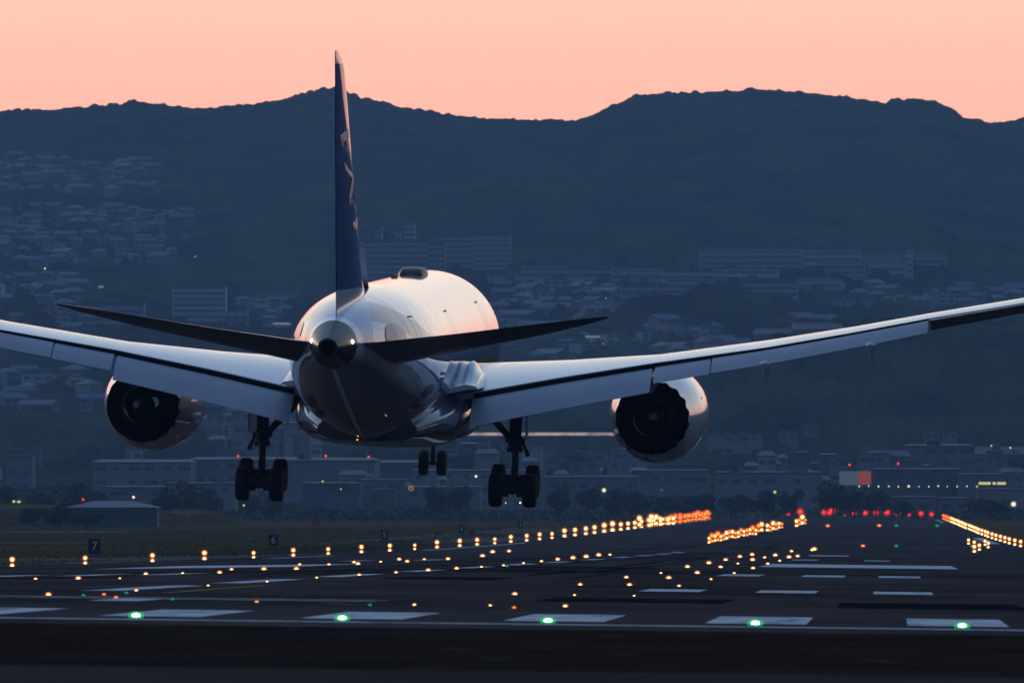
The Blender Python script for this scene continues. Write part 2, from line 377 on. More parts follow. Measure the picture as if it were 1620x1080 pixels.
M_glass = mat('window_glass', (.085, .09, .10), .3, spec=.5)
M_slab = mat('slab_edge', (.27, .27, .27), .85)
ROOFS = [mat('roof_tile_grey', (.14, .145, .16), .55, var=.2), mat('roof_tile_blue', (.11, .14, .18), .7, var=.2), mat('roof_tile_brown', (.17, .11, .09), .6, var=.2),
         mat('roof_metal', (.14, .145, .155), .75, var=.1)]
AW = [mat('apartment_pale', (.62, .60, .58), .85, var=.12, vscale=(.2, .2, .5)), mat('apartment_grey', (.50, .49, .48), .85, var=.12, vscale=(.2, .2, .5)), mat('apartment_cream', (.6, .55, .5), .85), mat('apartment_white', (.78, .77, .76), .8), mat('apartment_dull', (.36, .36, .37), .85, var=.12)]
M_ag = mat('apartment_glass', (.20, .21, .23), .4)
AS = [mat('balcony_pale', (.60, .59, .58), .8), mat('balcony_grey', (.46, .46, .46), .8)]
def apartment(x0, x1, ytop, ybase, label, wall=0, floors=None, depth=12., name='apartment_block', roofbox=True, bays=None, D=None, group=None):
    px = (x0 + x1) / 2
    if D is None: X, D, z = unproj(px, ybase, 3600.)
    else: X = at(px, D); z = ground_at(X, D); 
    z -= 1.5
    wd = (x1 - x0) * D / F; top = (VY - ytop) * D / F; h = top - z
    t = thing(name, label, 'apartment block' if 'apartment' in name else 'building', (X, D, z), 0, group)
    fl = floors or max(2, int(h / 3.1)); bw = bays or max(2, int(wd / 6.5))
    MB().box(-wd / 2, wd / 2, 0, depth, 0, h).build('wall', AW[wall], t)
    fh = h / fl
    for k in range(fl):
        ubox('balcony', AS[0 if wall in (0, 2, 3) else 1], t, -wd / 2 + .1, wd / 2 - .1, -.7, -.003, k * fh + .05, k * fh + 1.25)
        ubox('window_band', M_ag, t, -wd / 2 + .4, wd / 2 - .4, -.05, -.004, k * fh + 1.3, k * fh + fh - .35)
    for b in range(bw + 1):
        x = -wd / 2 + wd * b / bw; ubox('party_wall', AW[wall], t, x - .18, x + .18, -1.25, -.06, 0, h - .1)
    if roofbox:
        rb = MB().box(-wd / 2 - .2, wd / 2 + .2, -1.3, depth + .2, h, h + .35)
        for q_ in range(max(1, int(wd / 28))):
            xx = -wd / 2 + wd * (q_ + .3 + .2 * random.random()) / max(1, int(wd / 28)); rb.box(xx, xx + 4.5, 3, 8, h + .35, h + 3.0)
        rb.build('roof', WALLS[4], t)
    return t
def shed(x0, x1, ytop, D, label, wall=0, name='warehouse', roof=3, rise=1.2, depth=30, win=1, group=None, zb=None):
    X = at((x0 + x1) / 2, D); z = (ground_at(X, D) if zb is None else zb) - .3; wd = (x1 - x0) * D / F; h = max(2.5, (VY - ytop) * D / F - z - rise)
    t = thing(name, label, 'warehouse' if name == 'warehouse' else 'building', (X, D, z), 0, group)
    MB().box(-wd / 2, wd / 2, 0, depth, 0, h).build('wall', WALLS[wall], t)
    rf = MB(); o = .4
    rf.rings([[(-wd / 2 - o, -o, h + .01), (wd / 2 + o, -o, h + .01), (wd / 2 + o, depth + o, h + .01), (-wd / 2 - o, depth + o, h + .01)],
              [(-wd / 2 - o, -o, h + .3), (wd / 2 + o, -o, h + .3), (wd / 2 + o, depth + o, h + .3), (-wd / 2 - o, depth + o, h + .3)],
              [(-wd / 2 + 1, depth * .45, h + rise), (wd / 2 - 1, depth * .45, h + rise), (wd / 2 - 1, depth * .55, h + rise), (-wd / 2 + 1, depth * .55, h + rise)]])
    rf.build('roof', ROOFS[roof], t)
    if win:
        nf = max(1, int(h / 4.2))
        for k in range(nf):
            n = max(2, int(wd / 5)); zz = h * (k + .45) / nf
            for i in range(n):
                if random.random() < .2: continue
                xx = -wd / 2 + wd * (i + .25) / n; ubox('window', M_glass, t, xx, xx + wd / n * random.choice([.35, .55, .55, .8]), -.06, -.004, zz, zz + 1.3)
        if random.random() < .6:
            d = MB(); xx = random.uniform(-wd * .35, wd * .3); d.box(xx, xx + min(5, wd * .2), -.08, -.004, 0, min(4, h * .7)); d.build('door', ROOFS[0], t)
    if wd > 20 and random.random() < .7:
        u = MB()
        for _ in range(random.randint(1, 4)):
            xx = random.uniform(-wd * .4, wd * .35); u.box(xx, xx + random.uniform(1.5, 4), depth * .2, depth * .2 + 3, h + .3, h + rise + random.uniform(.6, 1.8))
        u.build('rooftop_plant', WALLS[1], t)
    return t

bpy.data.objects.remove(UB) if False else None
# hillside apartment blocks
apartment(272, 356, 452, 512, 'grid-fronted apartment tower standing alone left of the tail plane', 0, depth=16)
apartment(122, 226, 478, 530, 'wide dim apartment block just below the left tip of the tail plane', 4, depth=16)
apartment(566, 578, 377, 440, 'slender pale tower hard against the right edge of the tail fin', 0, D=6900)
apartment(624, 634, 364, 440, 'thin pale tower second from the tail fin', 0, D=7000)
apartment(640, 656, 351, 430, 'tallest pale tower above the satellite dome of the aircraft', 0, D=7150)
apartment(594, 604, 357, 425, 'narrow tower between the tail fin and the tallest tower', 1, D=7150)
apartment(574, 676, 379, 448, 'broad slab apartment block behind the fuselage top', 4, D=6800, depth=14)
apartment(676, 704, 383, 448, 'dark slab apartment block right of the broad slab block', 4, D=6780)
apartment(690, 750, 370, 436, 'mid-height slab apartment block left of the wide grid block', 4, D=6900)
apartment(748, 808, 370, 420, 'wide grid-fronted apartment block at the right end of the tower group', 1, D=6950)
for i, (a, b, t_, s_, lb) in enumerate([
        (772, 838, 430, 448, 'low apartment row just right of the fuselage top'), (826, 900, 421, 446, 'long low apartment slab left of centre in the hillside estate'),
        (898, 970, 421, 447, 'apartment slab in the middle of the hillside estate row'), (968, 1050, 424, 449, 'apartment slab right of the middle of the estate row'),
        (1048, 1130, 425, 452, 'lower apartment slab under the long upper estate'), (1128, 1232, 426, 455, 'broad apartment slab below the left end of the upper estate'),
        (982, 1060, 448, 476, 'short apartment slab stepping down to the wooded knoll'), (1058, 1150, 441, 462, 'apartment slab above the wooded knoll'),
        (1150, 1262, 444, 466, 'apartment slab right above the top of the wooded knoll'), (1264, 1330, 440, 462, 'low apartment slab under the upper estate right half')]):
    apartment(a, b, t_, s_ + 2, lb, [0, 1, 4, 1, 0][i % 5], depth=10, roofbox=i % 2 == 0)
for i, (a, b, t_, s_, lb) in enumerate([
        (1107, 1188, 396, 426, 'leftmost slab of the long upper estate'), (1188, 1268, 395, 426, 'second slab from the left in the long upper estate'),
        (1268, 1362, 397, 424, 'middle slab of the long upper estate'), (1362, 1432, 400, 425, 'upper estate slab left of the thin white tower'),
        (1434, 1444, 396, 440, 'thin white tower at the right of the upper estate'), (1444, 1498, 401, 424, 'rightmost slab of the upper estate beyond the thin white tower'),
        (1290, 1370, 412, 440, 'front row slab in the middle below the upper estate'), (1374, 1432, 412, 438, 'front row slab just left of the foot of the thin white tower')]):
    apartment(a, b, t_, s_ + 2, lb, [1, 1, 0, 1, 3, 4, 1, 0][i], depth=10, roofbox=False)
apartment(1109, 1120, 516, 540, 'lone round-topped water tower above the right wing', 0, roofbox=True, depth=6)

# houses on the hillside
def house(kind):
    hw, hd, hh = [(5, 4, 5.6), (6.5, 4.5, 5.8), (4.2, 4, 3.4), (8, 5, 6.2), (9, 5, 4)][kind]
    t = thing('house', '', 'house', (0, 0, 0))
    MB().box(-hw, hw, -hd, hd, -3, hh).build('wall', WALLS[[0, 2, 1, 3, 0][kind]], t)
    r_ = MB(); o = .6
    if kind in (0, 2): r_.rings([[(-hw - o, -hd - o, hh + .01), (hw + o, -hd - o, hh + .01), (hw + o, hd + o, hh + .01), (-hw - o, hd + o, hh + .01)], [(-hw * .35, -.1, hh + 2.2), (hw * .35, -.1, hh + 2.2), (hw * .35, .1, hh + 2.2), (-hw * .35, .1, hh + 2.2)]])
    elif kind == 3: r_.box(-hw - .2, hw + .2, -hd - .2, hd + .2, hh + .01, hh + .5).box(-1.5, 1.5, -1.5, 1.5, hh + .5, hh + 2.4)
    else: r_.add([(-hw - o, -hd - o, hh), (hw + o, -hd - o, hh), (hw + o, 0, hh + 2.4), (-hw - o, 0, hh + 2.4), (-hw - o, hd + o, hh), (hw + o, hd + o, hh)], [(0, 1, 2, 3), (3, 2, 5, 4), (0, 3, 4), (1, 5, 2), (0, 4, 5, 1)])
    r_.build('roof', ROOFS[[0, 1, 2, 3, 0][kind]], t)
    for fz in ((1., 3.8) if hh > 5 else (1.,)):
        for k in range(3):
            xx = -hw + 2 * hw * (k + .25) / 3; ubox('window', M_glass, t, xx, xx + hw * .36, -hd - .05, -hd - .004, fz, fz + 1.2)
    return t
protos = [house(k) for k in range(5)]
CN = ['small house among the topmost hillside houses at upper left', 'small house in the upper terrace of the left hillside', 'small house in the lower terrace of the left hillside',
      'small house above the left tip of the tail plane', 'small house just above the left wing', 'small house between the left tail plane and the fuselage',
      'small house under the estate slabs right of the fuselage', 'small house in the town strip above the right wing root', 'small house on the slope above the outer right wing',
      'small house low on the wooded slope above the outer right wing', 'small house under the left wing tip', 'small house between the left engine and the left main gear']
used = set(); nh = 0; hl = []; o = None
pend = []
for ci, (x0, y0, x1, y1, n) in enumerate(CL):
    rows = max(2, int((y1 - y0) / 11)); k = 0; tries = 0
    while k < n and tries < n * 6:
        tries += 1
        ri = random.randrange(rows); py = y0 + (y1 - y0) * (ri + .5 + random.uniform(-.42, .42)) / rows; px = random.uniform(x0, x1)
        edge = min(px - x0 + 10, x1 - px) / 60.
        if random.random() > edge + .35: continue
        if any(abs(px - a) < 15 and abs(py - b) < 7 for a, b in pend): continue
        pend.append((px, py)); X, D, z = unproj(px, py, 3900.)
        kd = random.choice([0, 0, 1, 1, 2, 3, 4]); rz = random.uniform(-.9, .9)
        s_ = random.uniform(.62, 1.12)
        first = kd not in used
        if first:
            used.add(kd); o = protos[kd]; o.location = (X, D, z); o.rotation_euler[2] = rz; o.scale = (s_,) * 3; o['label'] = CN[ci]; o['group'] = 'houses: ' + CN[ci]
        else: last = copy_thing(protos[kd], (X, D, z), rz, s_, CN[ci], 'houses: ' + CN[ci])
        if kd in used and o is not protos[kd] or True: hl.append((ci, ri, px, kd, (protos[kd] if first else last)))
        k += 1; nh += 1

ORD = ['first', 'second', 'third', 'fourth', 'fifth', 'sixth', 'seventh', 'eighth', 'ninth', 'tenth', 'eleventh', 'twelfth', 'thirteenth', 'fourteenth', 'fifteenth', 'sixteenth', 'seventeenth', 'eighteenth', 'nineteenth']
def ordw(n):
    if n < 20: return ORD[n - 1]
    t_ = ['twent', 'thirt', 'fort', 'fift', 'sixt', 'sevent', 'eight', 'ninet'][n // 10 - 2]
    return t_ + 'ieth' if n % 10 == 0 else t_ + 'y-' + ORD[n % 10 - 1]
CS = ['topmost left hillside cluster', 'upper left terrace', 'lower left terrace', 'cluster above left tailplane tip', 'cluster above left wing', 'cluster left of fuselage', 'cluster under the estate slabs',
      'town strip above right wing', 'cluster above outer right wing', 'small cluster on right slope', 'cluster under left wing', 'cluster right of left engine']
KD = ['grey-hipped', 'blue-gabled', 'small brown-roofed', 'flat-roofed white', 'low long']
for ci in range(len(CL)):
    for r_i in range(40):
        row = sorted([h_ for h_ in hl if h_[0] == ci and h_[1] == r_i], key=lambda q: q[2])
        for n_, h_ in enumerate(row): h_[4]['label'] = '%s house, %s from left in %s row of the %s' % (KD[h_[3]], ordw(n_ + 1), ordw(r_i + 1), CS[ci])

# ------------------------------------------------------------------ airport side buildings
shed(145, 300, 726, 3820, 'long pale cargo building under the left engine', 0, depth=40)
shed(300, 480, 722, 3860, 'long pale cargo building behind the left main gear', 1, depth=40)
shed(440, 592, 723, 3840, 'grey cargo hall between the left main gear and the nose gear', 1, depth=40, win=0)
shed(590, 700, 727, 3900, 'frame-fronted hall behind the nose gear', 4, name='airport_building', depth=20)
shed(196, 222, 708, 3950, 'small stair house behind the roof of the left cargo building', 3, name='airport_building', depth=8, rise=.4)
shed(428, 444, 702, 4400, 'low left wing of the stepped white villa', 3, name='airport_building', depth=10, rise=.3)
shed(442, 470, 690, 4400, 'middle block of the stepped white villa', 3, name='airport_building', depth=10, rise=.3)
shed(450, 462, 682, 4412, 'top block of the stepped white villa', 3, name='airport_building', depth=8, rise=.3)
shed(470, 506, 694, 4400, 'right block of the stepped white villa', 3, name='airport_building', depth=10, rise=2.6)
shed(478, 568, 762, 3500, 'dark open-fronted depot beside the left main gear', 4, name='airport_building', depth=14, rise=.6)
shed(568, 640, 757, 3560, 'long low office right of the open-fronted depot', 1, name='airport_building', depth=14, rise=.5)
shed(165, 260, 768, 3450, 'low grey depot under the left cargo building', 1, name='airport_building', depth=12, rise=.6)
shed(262, 372, 762, 3520, 'low pale depot behind the round trees at left', 0, name='airport_building', depth=12, rise=.6)
shed(640, 760, 768, 3480, 'low grey shed behind the pair of trees under the nose gear', 1, name='airport_building', depth=12, rise=.6)
shed(700, 860, 742, 3700, 'wide pale terminal shed behind the right main gear', 0, name='airport_building', depth=20, rise=.6)
shed(860, 1010, 752, 3680, 'wide pale shed right of the right main gear', 1, name='airport_building', depth=20, rise=.6)
shed(842, 880, 705, 4300, 'pale block between the right main gear and the right engine', 1, name='airport_building', depth=12, rise=.4)
shed(880, 960, 712, 4300, 'broad pale block left of the right engine', 0, name='airport_building', depth=12, rise=.4)
shed(1000, 1120, 742, 3750, 'pale shed below the right engine', 1, name='airport_building', depth=20, rise=.6)
shed(1122, 1205, 686, 4450, 'pale block with a dark red sign right of the right engine', 0, name='airport_building', depth=12, rise=.4)
shed(1232, 1262, 680, 4500, 'narrow pale block right of the red-signed block', 1, name='airport_building', depth=12, rise=.4)
shed(1268, 1292, 672, 4550, 'taller narrow grey block beside the narrow pale block', 1, name='airport_building', depth=12, rise=.4)
shed(1130, 1300, 745, 3720, 'wide low hall with small windows right of the right engine', 0, name='airport_building', depth=20, rise=.6)
shed(1312, 1340, 722, 3900, 'small pale office left of the lit sign board', 0, name='airport_building', depth=10, rise=.4)
shed(1370, 1440, 712, 3950, 'pale stepped hall above the lit sign board', 1, name='airport_building', depth=14, rise=2.4)
shed(1430, 1540, 702, 4000, 'long terminal hall with a window row at right', 1, name='airport_building', depth=20, rise=.8)
shed(1462, 1486, 680, 4200, 'left of the two pale cubes on the terminal hall', 0, name='airport_building', depth=10, rise=.3)
shed(1492, 1514, 680, 4200, 'right of the two pale cubes on the terminal hall', 0, name='airport_building', depth=10, rise=.3)
shed(1540, 1700, 706, 4050, 'sloping-roofed hall at the right edge', 1, name='airport_building', depth=20, rise=3.)
shed(1380, 1520, 740, 3760, 'dark long hall behind the row of street lamps', 4, name='airport_building', depth=20, rise=.6)
shed(1516, 1590, 748, 3740, 'grey hall behind the yellow-lit canopy', 1, name='airport_building', depth=20, rise=.6)
shed(1375, 1405, 783, 3400, 'small cream hut beside the dark bushes at right', 2, name='airport_building', depth=6, rise=.5)
shed(1410, 1480, 784, 3400, 'low pale hangar row right of the cream hut', 1, name='airport_building', depth=10, rise=.5)
shed(1484, 1534, 786, 3400, 'low grey hangar near the red lamp', 1, name='airport_building', depth=10, rise=.5)
shed(1545, 1700, 772, 3450, 'wide pale building under the yellow-lit canopy', 0, name='airport_building', depth=14, rise=.5)
# far side small blocks filling the town behind the runway
kk = 0
ADJ = ['boxy', 'low', 'squat', 'plain', 'flat-roofed', 'long', 'narrow', 'small']; WC = ['pale', 'grey', 'cream', 'white', 'dull']
for (x0, x1, y0, y1, D0, D1, n, wh) in [(-40, 150, 705, 770, 3900, 4500, 12, 'left of the left cargo building'), (320, 460, 640, 712, 4300, 4800, 16, 'above the left cargo hall'),
                                        (690, 1010, 690, 745, 4000, 4400, 18, 'between the main gear and the right engine'), (1120, 1640, 712, 760, 3850, 4250, 26, 'in the airport town at right'),
                                        (520, 700, 735, 775, 3450, 3900, 12, 'between the left main gear and the nose gear')]:
    for k in range(n):
        a = random.uniform(x0, x1); wdt = random.uniform(14, 55); wl = random.randrange(5)
        shed(a, a + wdt, random.uniform(y0, y1), random.uniform(D0, D1), '%s %s town building %s' % (ADJ[k % 8], WC[wl], wh), wl, name='town_building',
             roof=random.randrange(4), rise=random.choice([.4, .6, 1.8]), depth=random.uniform(8, 16), group='town buildings ' + wh)
# pale elevated road catching the light behind the right gear
t = thing('elevated_road', 'pale elevated road with low parapets crossing behind the right main gear', 'road bridge', (at(840, 4600), 4600, ground_at(at(840, 4600), 4600)))
zt = (VY - 686) * 4600 / F - t.location[2]
MB().box(-38, 38, 0, 9, zt - 1.1, zt - .5).build('deck', WALLS[1], t)
MB().box(-38, 38, -.3, -.004, zt - .65, zt + .55).build('sheen_parapet', wavy_emit('painted_sheen', (.62, .47, .44), .8), t)  # emission paints in the sheen on the parapet; no lamps there
for k in range(7): ubox('pier', WALLS[1], t, -36 + 12 * k, -35 + 12 * k, 3, 5, 0, zt - 1.11)

# left hangar by the grass
D = 2400; X = at(185, D); z = ground_at(X, D)
t = thing('airfield_hut', 'green walled airfield station with a shallow pale hipped roof and a long lean-to', 'building', (X, D, z))
s = D / F
MB().box(-80 * s, 62 * s, 0, 8, 0, (832 - 800) * s).build('wall', mat('green_cladding', (.05, .10, .10), .6, var=.2), t)
rb = MB()
rb.rings([[(-84 * s, -.6, 31.5 * s), (66 * s, -.6, 31.5 * s), (66 * s, 9, 31.5 * s), (-84 * s, 9, 31.5 * s)], [(-40 * s, 3.6, 42 * s), (20 * s, 3.6, 42 * s), (20 * s, 4.4, 42 * s), (-40 * s, 4.4, 42 * s)]])
rb.build('roof', mat('pale_roof_sheet', (.30, .26, .25), .6, var=.1), t)
lt = MB(); lt.rings([[(64 * s, -1.2, 26 * s), (110 * s, -1.2, 18 * s), (110 * s, 5, 18 * s), (64 * s, 5, 26 * s)], [(64 * s, -1.2, 27.5 * s), (110 * s, -1.2, 19.5 * s), (110 * s, 5, 19.5 * s), (64 * s, 5, 27.5 * s)]])
for xx in (70, 88, 108): lt.box(xx * s, (xx + 1.6) * s, -1, -.8, 0, 19 * s)
lt.build('lean_to', ROOFS[3], t)
MB().box(-70 * s, -20 * s, -.06, -.004, 10 * s, 20 * s).build('window_row', M_glass, t)
MB().box(5 * s, 22 * s, -.08, -.004, 14 * s, 23 * s).build('door', mat('dull_red_door', (.14, .03, .03), .6), t)
D = 2500; t = thing('carport', 'dark open carport frame right of the green walled station', 'carport', (at(262, D), D, ground_at(at(262, D), D))); s = D / F
fr = MB()
for xx in (-32, -12, 10, 30): fr.box(xx * s, (xx + 1.5) * s, 0, .3, 0, 19 * s).box(xx * s, (xx + 1.5) * s, 4, 4.3, 0, 19 * s)
fr.build('frame', mat('teal_frame', (.06, .14, .15), .5), t); MB().box(-34 * s, 33 * s, -.4, 5, 19.1 * s, 21 * s).build('roof', mat('teal_roof', (.07, .15, .16), .5), t)
# red cabinet on the grass
def cabinet(px, py, wpx, hpx, D, label):
    X = at(px, D); t = thing('equipment_cabinet', label, 'cabinet', (X, D, ground_at(X, D))); s = D / F
    MB().box(-wpx * s / 2, wpx * s / 2, 0, 1.2, .15, hpx * s).build('cabinet_body', mat('cabinet_red', (.22, .035, .035), .5, var=.15), t)
    MB().box(-wpx * s / 2 - .1, wpx * s / 2 + .1, -.1, 1.3, hpx * s + .002, hpx * s + .12).build('lid', mat('cabinet_lid', (.12, .03, .03), .5), t)
    for a in (-1, 1): ubox('foot', ROOFS[0], t, a * wpx * s * .38 - .08, a * wpx * s * .38 + .08, .2, 1.0, 0, .15)
cabinet(499, 820, 13, 14, 2500, 'dull red equipment cabinet on the grass below the left main gear')
cabinet(692, 838, 11, 5, 1900, 'low red marker box left of the number four board')
cabinet(745, 836, 11, 4, 1960, 'low red marker box right of the number four board')
cabinet(788, 832, 8, 4, 2200, 'tiny red marker box left of the number three board')

# ------------------------------------------------------------------ lettering
def text_mesh(body, size, shear=0., weight=0.):
    c = bpy.data.curves.new('txt', 'FONT'); c.body = body; c.size = size; c.align_x = 'CENTER'; c.align_y = 'CENTER'; c.shear = shear; c.offset = weight
    o = bpy.data.objects.new('txt', c); COL.objects.link(o); bpy.context.view_layer.update()
    me = bpy.data.meshes.new_from_object(o.evaluated_get(bpy.context.evaluated_depsgraph_get()))
    v = [tuple(p.co) for p in me.vertices]; f = [tuple(p.vertices) for p in me.polygons]
    bpy.data.objects.remove(o); bpy.data.curves.remove(c); bpy.data.meshes.remove(me)
    return v, f
M_sblack = mat('sign_black', (.012, .012, .014), .5); M_swhite = mat('sign_white', (.75, .76, .78), .5)
for n, px, D in ((7, 148, 1031), (6, 432, 1336), (5, 608, 1641), (4, 730, 1945), (3, 823, 2250), (2, 890, 2555)):
    X = at(px, D); z = ground_at(X, D)
    t = thing('distance_board', 'black runway distance board showing the white digit %s' % ['zero','one','two','three','four','five','six','seven'][n], 'sign', (X, D, z), 0, 'runway distance boards')
    MB().box(-.56, .56, 0, .25, .22, 1.62).build('board', M_sblack, t)
    for a in (-.4, .4): ubox('leg', ROOFS[0], t, a - .05, a + .05, .08, .16, -.1, .22)
    v, f = text_mesh(str(n), 1.12, weight=-.005)
    MB().add([(x, -.012, y + .92) for x, y, _ in v], f).build('number', M_swhite, t)

# ------------------------------------------------------------------ trees
M_bark = mat('bark', (.05, .038, .028), .9, var=.3, vscale=(3, 3, .6))
LEAF = [mat('leaf_dark', (.028, .042, .016), .75, var=.35, vscale=(.9, .9, .9)), mat('leaf_mid', (.042, .058, .022), .75, var=.35, vscale=(.9, .9, .9)), mat('leaf_olive', (.055, .060, .026), .75, var=.35, vscale=(.9, .9, .9))]
def crown_arrays(wd, h0, h1, n, leaf, seed):
    g_ = np.random.default_rng(seed); nc = 9
    cc = g_.normal(0, 1, (nc, 3)); cc /= np.linalg.norm(cc, axis=1)[:, None]; cc *= g_.uniform(.25, .72, (nc, 1)); cr = g_.uniform(.28, .5, nc)
    k = g_.integers(0, nc, n); d = g_.normal(0, 1, (n, 3)); d /= np.linalg.norm(d, axis=1)[:, None]
    p = cc[k] + d * (cr[k] * g_.uniform(.75, 1.08, n))[:, None]
    p[:, 2] = np.maximum(p[:, 2], -.85)
    p = p * np.array([wd / 2, wd / 2 * .8, (h1 - h0) / 2]) + np.array([0, 0, (h0 + h1) / 2])
    a = g_.normal(0, 1, (n, 3)); a /= np.linalg.norm(a, axis=1)[:, None]; b = np.cross(a, g_.normal(0, 1, (n, 3))); b /= np.linalg.norm(b, axis=1)[:, None]
    s_ = leaf * g_.uniform(.5, 1.2, n)[:, None]
    v = np.stack([p - a * s_, p + b * s_ * .7, p + a * s_, p - b * s_ * .7], 1).reshape(-1, 3)
    return [tuple(x) for x in v], [(4 * i, 4 * i + 1, 4 * i + 2, 4 * i + 3) for i in range(n)], cc
def tree(px, wpx, ytop, D, label, kind=0, name='round_tree', group=None, seed=0, base=None):
    X = at(px, D); z = ground_at(X, D); s = D / F; wd = wpx * s; h = max(3, (VY - ytop) * s - z)
    t = thing(name, label, 'tree', (X, D, z), 0, group)
    v, f, cc = crown_arrays(wd, h * .12 if name != 'roadside_tree' else h * .4, h, int(500 + 90 * wd), .42, seed)
    me = MB().add(v, f)
    o = me.build('crown', LEAF[kind], t)
    tk = MB().tube((0, 0, -.2), (0, 0, h * .55), .3, .18, 8)
    for c in cc[:4]: tk.tube((0, 0, h * .4), (c[0] * wd * .3, c[1] * wd * .25, h * .6 + c[2] * h * .2), .13, .05, 6)
    tk.build('trunk', M_bark, t)
TR = [(262, 46, 766, 2900, 'leftmost round dark tree of the clump under the left engine'), (298, 56, 761, 2920, 'middle round dark tree of the clump under the left engine'), (330, 44, 759, 2880, 'rightmost round dark tree of the clump under the left engine'),
      (120, 60, 758, 2950, 'broad dark tree behind the green walled station'), (158, 48, 764, 2930, 'dark tree right behind the roof of the green walled station'), (62, 50, 772, 2960, 'dark tree left of the green walled station'),
      (8, 44, 764, 2980, 'dark tree at the left edge of the picture'), (50, 50, 797, 2450, 'low bushy tree at left before the green walled station'), (92, 52, 799, 2360, 'low bushy tree in front of the green walled station'),
      (135, 60, 806, 2300, 'wide low bush in front of the station door'),
      (688, 56, 763, 2950, 'left of the two spreading trees under the nose gear'), (728, 44, 767, 2960, 'right of the two spreading trees under the nose gear'),
      (395, 40, 776, 3000, 'small dark tree behind the left main gear wheels'), (432, 34, 780, 3020, 'small dark tree right of the left main gear wheels'),
      (884, 44, 764, 2960, 'dark tree just right of the right main gear wheels'), (930, 56, 770, 2980, 'broad dark tree left of the pale round lamp'), (972, 44, 766, 3000, 'dark tree behind the pale round lamp'),
      (505, 40, 800, 3080, 'low dark bush right of the left main gear'), (525, 44, 803, 3060, 'low dark bush above the number five board'),
      (1010, 60, 776, 3050, 'dark tree below the right engine'), (1060, 60, 780, 3050, 'dark tree right below the right engine'), (1110, 56, 778, 3060, 'dark tree above the orange end of the left edge lights'),
      (1165, 60, 776, 3060, 'dark tree left of the row of red lights'), (1210, 40, 772, 3060, 'dark tree beside the faint green lamp'), (1252, 42, 766, 3060, 'round dark tree above the first red lights'), (1318, 60, 762, 3080, 'tall dark tree left of the lit sign board'),
      (1352, 60, 768, 3080, 'dark tree below the lit sign board'), (1386, 50, 774, 3060, 'dark tree right below the lit sign board'), (1548, 44, 786, 3060, 'dark bush left of the bright white lamp'), (1575, 44, 789, 3060, 'dark bush beside the bright white lamp'),
      (1608, 50, 712, 3900, 'tall dark tree at the right edge above the halls'), (1428, 40, 790, 3080, 'low dark bush in front of the pale hangar row'),
      (245, 34, 712, 4100, 'bush-like tree behind the left cargo roof'), (275, 34, 710, 4100, 'tree behind the right half of the left cargo roof'),
      (560, 60, 702, 4250, 'tree left of the three behind the grey cargo hall'), (610, 60, 700, 4250, 'middle tree of three behind the grey cargo hall'), (655, 50, 704, 4250, 'right tree of three behind the grey cargo hall'),
      (735, 76, 694, 4150, 'large wide tree behind the right main gear'), (790, 60, 706, 4150, 'wide tree right behind the right main gear strut'), (915, 90, 706, 4150, 'broad tree group crown left of the right engine'),
      (770, 40, 700, 4160, 'tree between the nose gear and the right main gear')]
for i, (a, b, c, d, l) in enumerate(TR): tree(a, b * 1.15, c, d, l, [0, 0, 1, 0, 2][i % 5], seed=i + 3, name='round_tree')
# hedge bank along the far side of the field
n = 26000; g_ = np.random.default_rng(5); x = g_.uniform(-300, 60, n); y = g_.uniform(3020, 3240, n)
hz = 1.7 + 1.2 * vnoise(x / 9., y / 30., 4); zz = np.array([H(a, b) for a, b in zip(x, y)]) + g_.uniform(0, 1, n) * hz
p = np.stack([x, y, zz], 1); a = g_.normal(0, 1, (n, 3)); a /= np.linalg.norm(a, axis=1)[:, None]; b = np.cross(a, g_.normal(0, 1, (n, 3))); b /= np.linalg.norm(b, axis=1)[:, None]
s_ = g_.uniform(.3, .75, n)[:, None]; v = np.stack([p - a * s_, p + b * s_, p + a * s_, p - b * s_], 1).reshape(-1, 3)
keep = ~((x > -52) & (x < 19) & (y < 3200))
fs = [(4 * i, 4 * i + 1, 4 * i + 2, 4 * i + 3) for i in range(n) if keep[i]]
mb = MB(); mb.v = [tuple(q) for q in v]; mb.f = fs
tag(mb.build('scrub', LEAF[1]), 'dark green scrub bank along the far end of the airfield', None, None, 'stuff')
# grass blades and straw tufts beside the runway
def blades(name, n, xr, yr, hgt, m, label, seed, patch=None):
    g_ = np.random.default_rng(seed); y = yr[0] + (yr[1] - yr[0]) * g_.uniform(0, 1, n) ** 1.3; x = g_.uniform(xr[0], xr[1], n)
    k = vnoise(x / 14., y / 40., 8) ; hh = hgt * (.3 + k) * g_.uniform(.4, 1.1, n) * (1 + y / 1500.)
    z = np.array([H(a, b) for a, b in zip(x, y)]); wd = hh * .35
    if patch is not None: hh = np.where(k > patch, hh, hh * .2)
    v = np.stack([np.stack([x - wd, y, z], 1), np.stack([x + wd, y, z], 1), np.stack([x + g_.normal(0, .5, n) * wd, y, z + hh], 1)], 1).reshape(-1, 3)
    mb = MB(); mb.v = [tuple(q) for q in v]; mb.f = [(3 * i, 3 * i + 1, 3 * i + 2) for i in range(n)]
    tag(mb.build(name, m), label, None, None, 'stuff')
blades('grass', 42000, (-190, -54), (640, 2400), .10, mat('grass_blade', (.060, .050, .018), .9, var=.3, vscale=(.05, .02, 1)), 'uneven dark grass on the field left of the runway', 21)
blades('dry_grass', 9000, (-72, -52.8), (650, 2000), .15, mat('straw_blade', (.12, .095, .055), .8, var=.3, vscale=(.05, .02, 1)), 'straw coloured dry grass along the runway edge', 22, .45)

